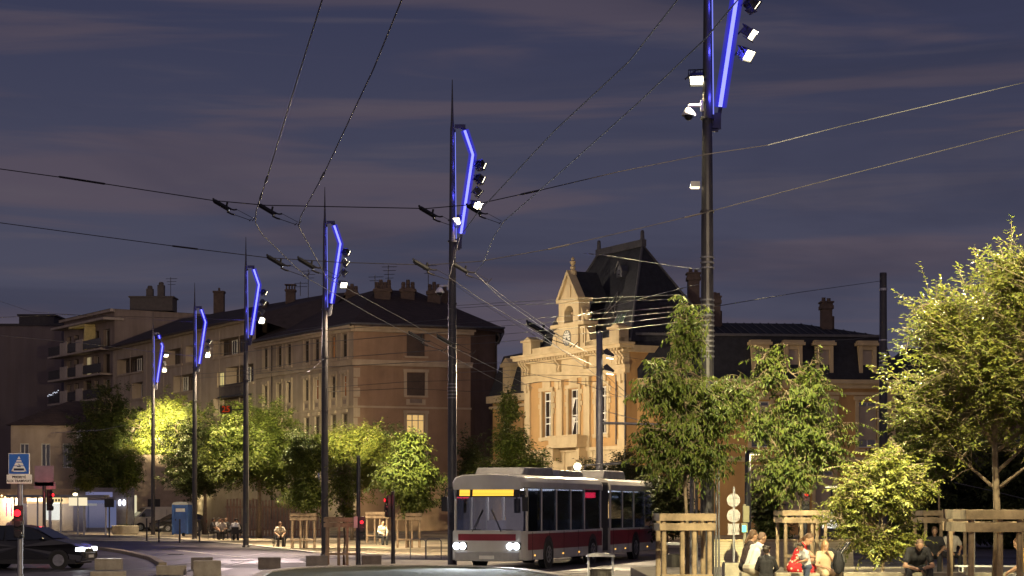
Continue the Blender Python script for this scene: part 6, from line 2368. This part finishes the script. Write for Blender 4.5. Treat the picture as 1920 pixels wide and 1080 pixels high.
def fuse(mb, name, mats, par, vox, sm=3):
    o = mb.build(name, mats, par)
    r = o.modifiers.new('r', 'REMESH')
    r.mode = 'VOXEL'
    r.voxel_size = vox
    s = o.modifiers.new('s', 'SMOOTH')
    s.factor = .5
    s.iterations = sm
    dg = bpy.context.evaluated_depsgraph_get()
    me = bpy.data.meshes.new_from_object(o.evaluated_get(dg))
    old = o.data
    o.modifiers.clear()
    o.data = me
    bpy.data.meshes.remove(old)
    me.name = name
    me.polygons.foreach_set('use_smooth', [True] * len(me.polygons))
    me.materials.clear()
    for m in mats:
        me.materials.append(m)
    return o


def seated(lean=0.2, hp=.2, el=((.18, .27, .30), (.18, -.27, .30)), ha=((.40, .12, .18), (.40, -.12, .18)), kn=.44, spread=.12, s=1.0, turn=0.0, foot=-.40):
    return dict(lean=lean, hp=hp, el=el, ha=ha, knee=((kn, spread, .04), (kn, -spread, .04)), ank=((kn - .02, spread, foot), (kn - .02, -spread, foot)), s=s, turn=turn, z0=.10)


def standing(lean=.1, hp=.3, el=((.1, .24, 1.15), (.1, -.24, 1.15)), ha=((.28, .14, 1.08), (.28, -.14, 1.08)), s=1.0, stride=.06, turn=0.0):
    return dict(lean=lean, hp=hp, el=el, ha=ha, knee=((stride + .03, .09, .48), (-stride + .03, -.09, .48)), ank=((stride, .09, .07), (-stride - .04, -.09, .07)), s=s, turn=turn, z0=.90)


def person(label, loc, rz, J, skin, tops, hair, vox=.009, group=None, shoes=None):
    """tops = [(part name, kind, material)]; kind: tee, long, tank, legs, shorts, skirt."""
    t = thing('person', label, 'person', loc, rz, group)
    t.scale = (J['s'],) * 3
    ln, hp = J['lean'], J['hp']
    z0 = J['z0']
    sp = Vector((math.sin(ln), 0, math.cos(ln)))
    fw = Vector((math.cos(ln), 0, -math.sin(ln)))
    p0 = Vector((0, 0, z0))
    yv = Vector((0, 1, 0))
    ab, ch, sh, nk = p0 + sp * .16 - fw * .01, p0 + sp * .34 + fw * .01, p0 + sp * .46, p0 + sp * .52
    hd_dir = Vector((math.sin(ln + hp), 0, math.cos(ln + hp)))
    hf = Matrix.Rotation(J['turn'], 3, hd_dir) @ Vector((math.cos(ln + hp), 0, -math.sin(ln + hp)))
    hy = hd_dir.cross(hf)
    hc = nk + sp * .04 + hd_dir * .13 + hf * .02
    SH = [sh + yv * .17, sh - yv * .17]
    HP = [p0 + yv * .09, p0 - yv * .09]

    def torso(mb, g):
        for sg in (1, -1):
            cap(mb, p0 + yv * .075 * sg, ab + yv * .06 * sg, .105 + g, .10 + g)
            cap(mb, ab + yv * .06 * sg, ch + yv * .075 * sg, .10 + g, .115 + g)
            cap(mb, ch + yv * .075 * sg, sh + yv * .10 * sg, .11 + g, .07 + g)
        cap(mb, SH[0], SH[1], .055 + g, .055 + g)
        cap(mb, sh, nk, .075 + g, .055 + g)

    def arms(mb, g, f0=0, f1=2.0):
        for k in (0, 1):
            e, h = Vector(J['el'][k]), Vector(J['ha'][k])
            if f1 <= 1:
                cap(mb, SH[k], SH[k].lerp(e, f1), .056 + g, .05 + g)
            else:
                cap(mb, SH[k], e, .056 + g, .043 + g)
                cap(mb, e, e.lerp(h, min(1, f1 - 1)), .043 + g, .032 + g)

    def legs(mb, g, f=2.0, loose=0.0):
        cap(mb, HP[0], HP[1], .11 + g, .11 + g)
        for k in (0, 1):
            kn, an = Vector(J['knee'][k]), Vector(J['ank'][k])
            if f <= 1:
                cap(mb, HP[k], HP[k].lerp(kn, f), .09 + g, .07 + g + loose)
            else:
                cap(mb, HP[k], kn, .09 + g, .06 + g)
                cap(mb, kn, kn.lerp(an, f - 1), .06 + g, .042 + g + loose)
    b = MB()
    torso(b, 0)
    arms(b, 0)
    legs(b, 0)
    for k in (0, 1):
        an = Vector(J['ank'][k])
        cap(b, an + Vector((-.04, 0, -.035)), an + Vector((.16, 0, -.05)), .038, .03)
    cap(b, nk - sp * .03, hc - hd_dir * .05, .056, .052)
    # head
    HM = Matrix((hf, hy, hd_dir)).transposed()
    hb_ = MB()
    hb_.ball((0, 0, .02), (.094, .076, .10), 16, 12).ball((.025, 0, -.05), (.066, .055, .07), 14, 10).ball((.06, 0, -.095), (.03, .03, .026), 10, 8)
    hb_.ball((.098, 0, -.03), (.018, .013, .02), 8, 6).ball((.092, 0, -.005), (.012, .01, .03), 8, 6).ball((.082, 0, .022), (.016, .05, .012), 10, 6)
    hb_.ball((.084, 0, -.07), (.014, .024, .010), 8, 6)
    for sg in (-1, 1):
        hb_.ball((-.005, sg * .078, -.015), (.02, .012, .032), 8, 6)
    hb_.v = [tuple(hc + HM @ Vector(v)) for v in hb_.v]
    b.add(hb_.v, hb_.f)
    for k in (0, 1):                                    # hands with five bent fingers
        e, h = Vector(J['el'][k]), Vector(J['ha'][k])
        d = (h - e).normalized()
        nrm = Vector((0, 0, -1)) - d * Vector((0, 0, -1)).dot(d)
        nrm = nrm.normalized() if nrm.length > .1 else Vector((1, 0, 0))
        sd = d.cross(nrm) * (1 if k == 0 else -1)
        cap(b, h + sd * .018, h + d * .065 + sd * .024, .019, .017)
        cap(b, h - sd * .018, h + d * .065 - sd * .024, .019, .017)
        for i, ln_ in enumerate((.068, .078, .072, .056)):
            r0 = h + d * .075 + sd * (.033 - .022 * i)
            m_ = r0 + d * ln_ * .5 + nrm * .012
            cap(b, r0, m_, .0095, .009, 6)
            cap(b, m_, m_ + (d * .55 + nrm * .75).normalized() * ln_ * .55, .009, .0075, 6)
        th = h + sd * .03 + d * .015
        cap(b, th, th + (d * .6 + sd * .7 + nrm * .3).normalized() * .045, .012, .010, 6)
        cap(b, th + (d * .6 + sd * .7 + nrm * .3).normalized() * .045, th + (d * 1.4 + sd * .7 + nrm * .8).normalized() * .075, .010, .008, 6)
    body = fuse(b, 'body', [skin, eyed, lipm], t, vox)
    inv = HM.transposed()
    for f in body.data.polygons:                        # eyes and mouth
        q = inv @ (f.center - hc)
        if q.x > .055 and abs(abs(q.y) - .033) < .012 and abs(q.z - .004) < .008:
            f.material_index = 1
        elif q.x > .07 and abs(q.y) < .024 and abs(q.z + .07) < .007:
            f.material_index = 2
    for nm, kind, mat in tops:
        b = MB()
        if kind in ('tee', 'long', 'tank', 'dress'):
            torso(b, .016)
            if kind == 'tee':
                arms(b, .020, 0, .62)
            if kind == 'long':
                arms(b, .016, 0, 1.93)
            if kind == 'dress':
                legs(b, .03, .95, .03)
        elif kind == 'legs':
            legs(b, .016, 1.93, .012)
        elif kind == 'shorts':
            legs(b, .02, .92, .02)
        fuse(b, nm, [mat], t, max(vox, .011))
    if shoes:
        b = MB()
        for k in (0, 1):
            an = Vector(J['ank'][k])
            cap(b, an + Vector((-.045, 0, -.035)), an + Vector((.17, 0, -.05)), .048, .038)
        b.build('shoes', shoes, t, smooth=True)
    if hair:
        kind, mat = hair
        b = MB()
        if kind != 'bald':
            b.ball((-.018, 0, .04), (.097, .086, .098), 14, 10)
            b.ball((-.05, 0, -.01), (.06, .08, .09), 12, 8)
        if kind == 'crop':
            b = MB().ball((-.016, 0, .034), (.091, .0775, .094), 14, 10).ball((-.045, 0, 0), (.054, .072, .07), 12, 8)
        if kind == 'curly':
            for k in range(16):
                a = k * 2.4
                b.ball((-.03 + .07 * math.cos(a), .08 * math.sin(a), .05 + .05 * math.sin(k * 1.3)), .042, 8, 6)
        if kind == 'tail':
            for k in range(5):
                b.ball((-.09 - .012 * k, 0, .0 - .045 * k), (.035, .035, .04), 8, 6)
        if kind == 'long':
            for sg in (-1, 0, 1):
                for k in range(6):
                    b.ball((-.055 - .008 * k, sg * .055, -.02 - .05 * k), (.038, .04, .05), 8, 6)
            for sg in (-1, 1):
                for k in range(5):
                    b.ball((.02 - .01 * k, sg * .082, .02 - .055 * k), (.03, .018, .045), 8, 6)
        if b.v:
            b.v = [tuple(hc + HM @ Vector(v)) for v in b.v]
            fuse(b, 'hair', [mat], t, .012, 2)
    return t


hdark = M('hair_dark', (.03, .02, .017), .5, var=.3, scale=30)
hbrown = M('hair_brown', (.10, .055, .032), .5, var=.3, scale=30)
hfair = M('hair_fair', (.26, .15, .07), .5, var=.3, scale=30)
hgrey = M('hair_stubble', (.16, .10, .075), .7)
cwhite = M('cloth_white', (.62, .60, .62), .85, var=.08, scale=5, bump=.3, bscale=18)
cblack = M('cloth_black', (.022, .021, .026), .85, var=.3, scale=6, bump=.3, bscale=18)
cpat = M('cloth_pattern', (.07, .045, .045), .85, var=.7, scale=22)
cred = M('cloth_red_floral', (.42, .025, .03), .8, var=.2)
nt_ = cred.node_tree                                    # pale flowers on red
vo = nt_.nodes.new('ShaderNodeTexVoronoi')
vo.inputs['Scale'].default_value = 11
tcv = nt_.nodes.new('ShaderNodeTexCoord')
nt_.links.new(tcv.outputs['Object'], vo.inputs['Vector'])
rv = nt_.nodes.new('ShaderNodeValToRGB')
rv.color_ramp.elements[0].position, rv.color_ramp.elements[1].position = .22, .27
rv.color_ramp.elements[0].color, rv.color_ramp.elements[1].color = (.6, .5, .42, 1), (.42, .022, .028, 1)
nt_.links.new(vo.outputs['Distance'], rv.inputs['Fac'])
nt_.links.new(rv.outputs['Color'], nt_.nodes['Principled BSDF'].inputs['Base Color'])
cjean = M('cloth_jeans', (.06, .075, .13), .85, var=.2, scale=8)
cbeige = M('cloth_beige', (.48, .37, .25), .85, var=.12)
cpale = M('cloth_pale', (.50, .45, .38), .85)
cyel = M('cloth_yellow', (.60, .33, .04), .85)
cpink = M('cloth_pink', (.50, .33, .38), .85)
cgrey = M('cloth_grey', (.2, .19, .2), .85)
FMG = 'people on the benches'


def at(px, d, z):
    return (X_(px, d), d, z)


person('woman with dark hair in dark patterned top, seated behind the man in white', at(1398, 42.4, .71), R(15), seated(.22, .05, turn=.1), skinm, [('top', 'long', cpat), ('trousers', 'legs', cblack)], ('tail', hbrown), group=FMG)
person('close-cropped man in white T-shirt seated with his back half turned', at(1408, 41.4, .71), R(28), seated(.38, .05, el=((.30, .27, .24), (.32, -.25, .22)), ha=((.50, .12, .16), (.52, -.08, .16))), skin2, [('shirt', 'tee', cwhite), ('shorts', 'shorts', cpale)], ('crop', hgrey), group=FMG)
person('child in black top seen from behind, against the man in white', at(1437, 41.0, .58), R(80), seated(.12, .2, s=.78), skin2, [('top', 'long', cblack), ('trousers', 'legs', cblack)], ('curly', hdark), group=FMG)
person('woman in red floral dress with tied hair bending towards a child', at(1488, 42.0, .71), R(-22), seated(.42, .25, el=((.36, .24, .32), (.34, -.24, .26)), ha=((.55, .10, .32), (.55, -.05, .28)), turn=-.2), skinm, [('dress', 'dress', cred)], ('tail', hbrown), group=FMG)
person('small child in white T-shirt and jeans standing before the red dress', at(1513, 40.6, TZ), R(200), standing(.22, .5, s=.66, el=((.12, .23, 1.12), (.16, -.22, 1.14)), ha=((.34, .10, 1.05), (.32, -.10, 1.12))), skin2, [('shirt', 'tee', cwhite), ('jeans', 'legs', cjean)], ('mop', hdark), group=FMG)
person('long-haired girl in beige holding her hand to her mouth', at(1545, 41.6, .66), R(-78), seated(.08, .12, s=.80, el=((.20, .25, .30), (.16, -.26, .26)), ha=((.20, .06, .56), (.42, -.06, .20)), turn=.25), skinm, [('top', 'tee', cbeige), ('trousers', 'shorts', cbeige)], ('long', hfair), group=FMG)
mb_ = person('man in black T-shirt bent forward on the long bench, elbows on knees', at(1716, 41.0, .74), R(-92), seated(.78, .28, el=((.42, .27, .13), (.42, -.27, .13)), ha=((.60, .08, .10), (.60, -.06, .08)), kn=.46, spread=.2, s=1.06), skinm, [('shirt', 'tee', cblack), ('trousers', 'legs', M('cloth_charcoal', (.04, .04, .05), .85))], ('crop', hgrey), shoes=black)
ph = MB().box(-.04, .04, -.075, .075, -.006, .006)
o = ph.build('phone', black, None, bev=.004)
o.location = (X_(1713, 41.0), 41.0 - .74, .74 + .10)
o.rotation_euler = (R(25), 0, R(4))
tag(o, 'black phone held low by the man in the black T-shirt', 'phone')
person('person in yellow top cut by the right edge', at(1932, 40, .60), R(170), seated(.3, .1, el=((.22, .27, .28), (.22, -.27, .28))), skinm, [('top', 'tee', cyel), ('trousers', 'legs', cgrey)], ('mop', hbrown), group=FMG)
person('stooping person in pinkish shirt at the far left edge', at(10, 82, G(82)), R(-20), standing(.55, .5, stride=.14, el=((.32, .24, 1.08), (.30, -.24, 1.08)), ha=((.46, .16, .92), (.44, -.16, .92)), s=1.04), skinm, [('shirt', 'long', cpink), ('trousers', 'legs', M('cloth_mauve', (.22, .15, .2), .85))], ('mop', hgrey), .014)
FG_ = 'people sitting under the round trees'
FP = [(396, 119, .0, cblack, hdark, 10, 'seated figure in black nearest the scooter'), (408, 121, .1, cgrey, hdark, -40, 'figure in grey beside the one in black'), (418, 118, .05, cpale, hbrown, -95, 'figure in pale top facing out from the circle'),
      (430, 122, .1, cblack, hbrown, 170, 'dark figure behind the pale-topped one'), (441, 117, .05, cwhite, hdark, 95, 'broad figure in whitish shirt seen from behind'), (452, 120, .1, cblack, hdark, 200, 'figure in black right beside the third mast'),
      (715, 104, .2, cpale, hdark, -60, 'pale-shirted figure sitting behind the small far guard'), (524, 100, .2, cpale, hbrown, -75, 'figure in a wheelchair under the soft green tree')]
FL_ = []
for px, d, z, top, hr_, rz, lab in FP:
    person(lab, at(px, d, G(d) + .42), R(rz), seated(.15 + .1 * (px % 3), .15, s=1.0), skin2, [('top', 'long' if px % 2 else 'tee', top), ('trousers', 'legs', cblack)], ('crop' if px % 2 else 'mop', hr_), .02, FG_)
    if px != 524:
        b = MB().box(-.2, .2, -.22, .22, .36, .40).box(-.22, -.18, -.22, .22, .4, .8)
        t = thing('folding_chair', 'plain dark chair under the ' + lab, 'chair', (X_(px, d), d, G(d)), R(rz), 'dark chairs under the trees')
        b.build('seat', cblack, t)
        for x in (-.18, .18):
            for y in (-.2, .2):
                MB().tube([(x, y, 0), (x, y, .36)], .015, 5).build('leg', steel, t)
t = thing('wheelchair', 'black wheelchair left of the pale tree guard', 'wheelchair', (X_(524, 100), 100, G(100)), R(-75))
MB().box(-.22, .22, -.22, .22, .35, .40).box(-.26, -.21, -.22, .22, .4, .92).build('seat', cblack, t)
for sg in (-1, 1):
    b = MB()
    for k in range(24):
        a, a2 = k * math.pi / 12, (k + 1) * math.pi / 12
        b.tube([(-.1 + .3 * math.cos(a), sg * .28, .31 + .3 * math.sin(a)), (-.1 + .3 * math.cos(a2), sg * .28, .31 + .3 * math.sin(a2))], .02, 5)
    for k in range(8):
        a = k * math.pi / 4
        b.tube([(-.1, sg * .28, .31), (-.1 + .3 * math.cos(a), sg * .28, .31 + .3 * math.sin(a))], .005, 4)
    b.build('wheel', rubber, t)
    MB().tube([(-.24, sg * .24, .9), (.24, sg * .24, .62), (.3, sg * .22, .12), (.5, sg * .2, .1)], .016, 5).build('frame', steelg, t)
    MB().lathe([(.08, -.015), (.08, .015)], (.34, sg * .22, .08), 10, 'Y').build('caster', rubber, t)
RP = [(1752, 55, cblack, hbrown, -100, 'dim figure in black beyond the middle guard'), (1781, 56, cpale, hdark, -80, 'dim figure in pale top beyond the middle guard'), (1700, 58, cgrey, hdark, -70, 'dim grey figure hidden beside the man in black')]
for px, d, top, hr_, rz, lab in RP[:2]:
    person(lab, at(px, d, TZ + .38), R(rz), seated(.2, .1, s=1.0), skin2, [('top', 'tee', top), ('trousers', 'legs', cblack)], ('mop', hr_), .02)
t = thing('backpack', 'black bag and stroller hood standing by the girl in beige', 'bag', (X_(1572, 41), 41, TZ + .45), 0)
b = MB().ball((0, 0, .22), (.12, .10, .25), 14, 10)
b.build('body', cblack, t, smooth=True)
b = MB().tube([(-.06, -.08, .4), (-.11, -.11, .22), (-.08, -.09, .03)], .018, 5).tube([(.06, -.08, .4), (.11, -.11, .22), (.08, -.09, .03)], .018, 5).tube([(-.04, 0, .45), (0, 0, .52), (.04, 0, .45)], .014, 5)
b.build('strap', black, t)
t = thing('stroller', 'dark folded stroller frame leaning behind the girl', 'stroller', (X_(1556, 42.2), 42.2, TZ), 0)
b = MB().tube([(-.3, 0, .15), (.42, 0, 1.05)], .02, 6).tube([(.3, 0, .15), (-.1, 0, .75)], .02, 6).tube([(-.3, .3, .15), (.42, .3, 1.05)], .02, 6).tube([(.42, 0, 1.05), (.42, .3, 1.05)], .025, 6)
b.build('frame', steel, t)
MB().prism([(-.25, .45), (.15, .4), (.28, .8), (.05, .95), (-.2, .8)], .02, .28).build('hood', cblack, t)
for x in (-.3, .3):
    for y in (0, .3):
        MB().lathe([(.12, -.02), (.13, 0), (.12, .02)], (x, y, .13), 14, 'Y').build('wheel', rubber, t)
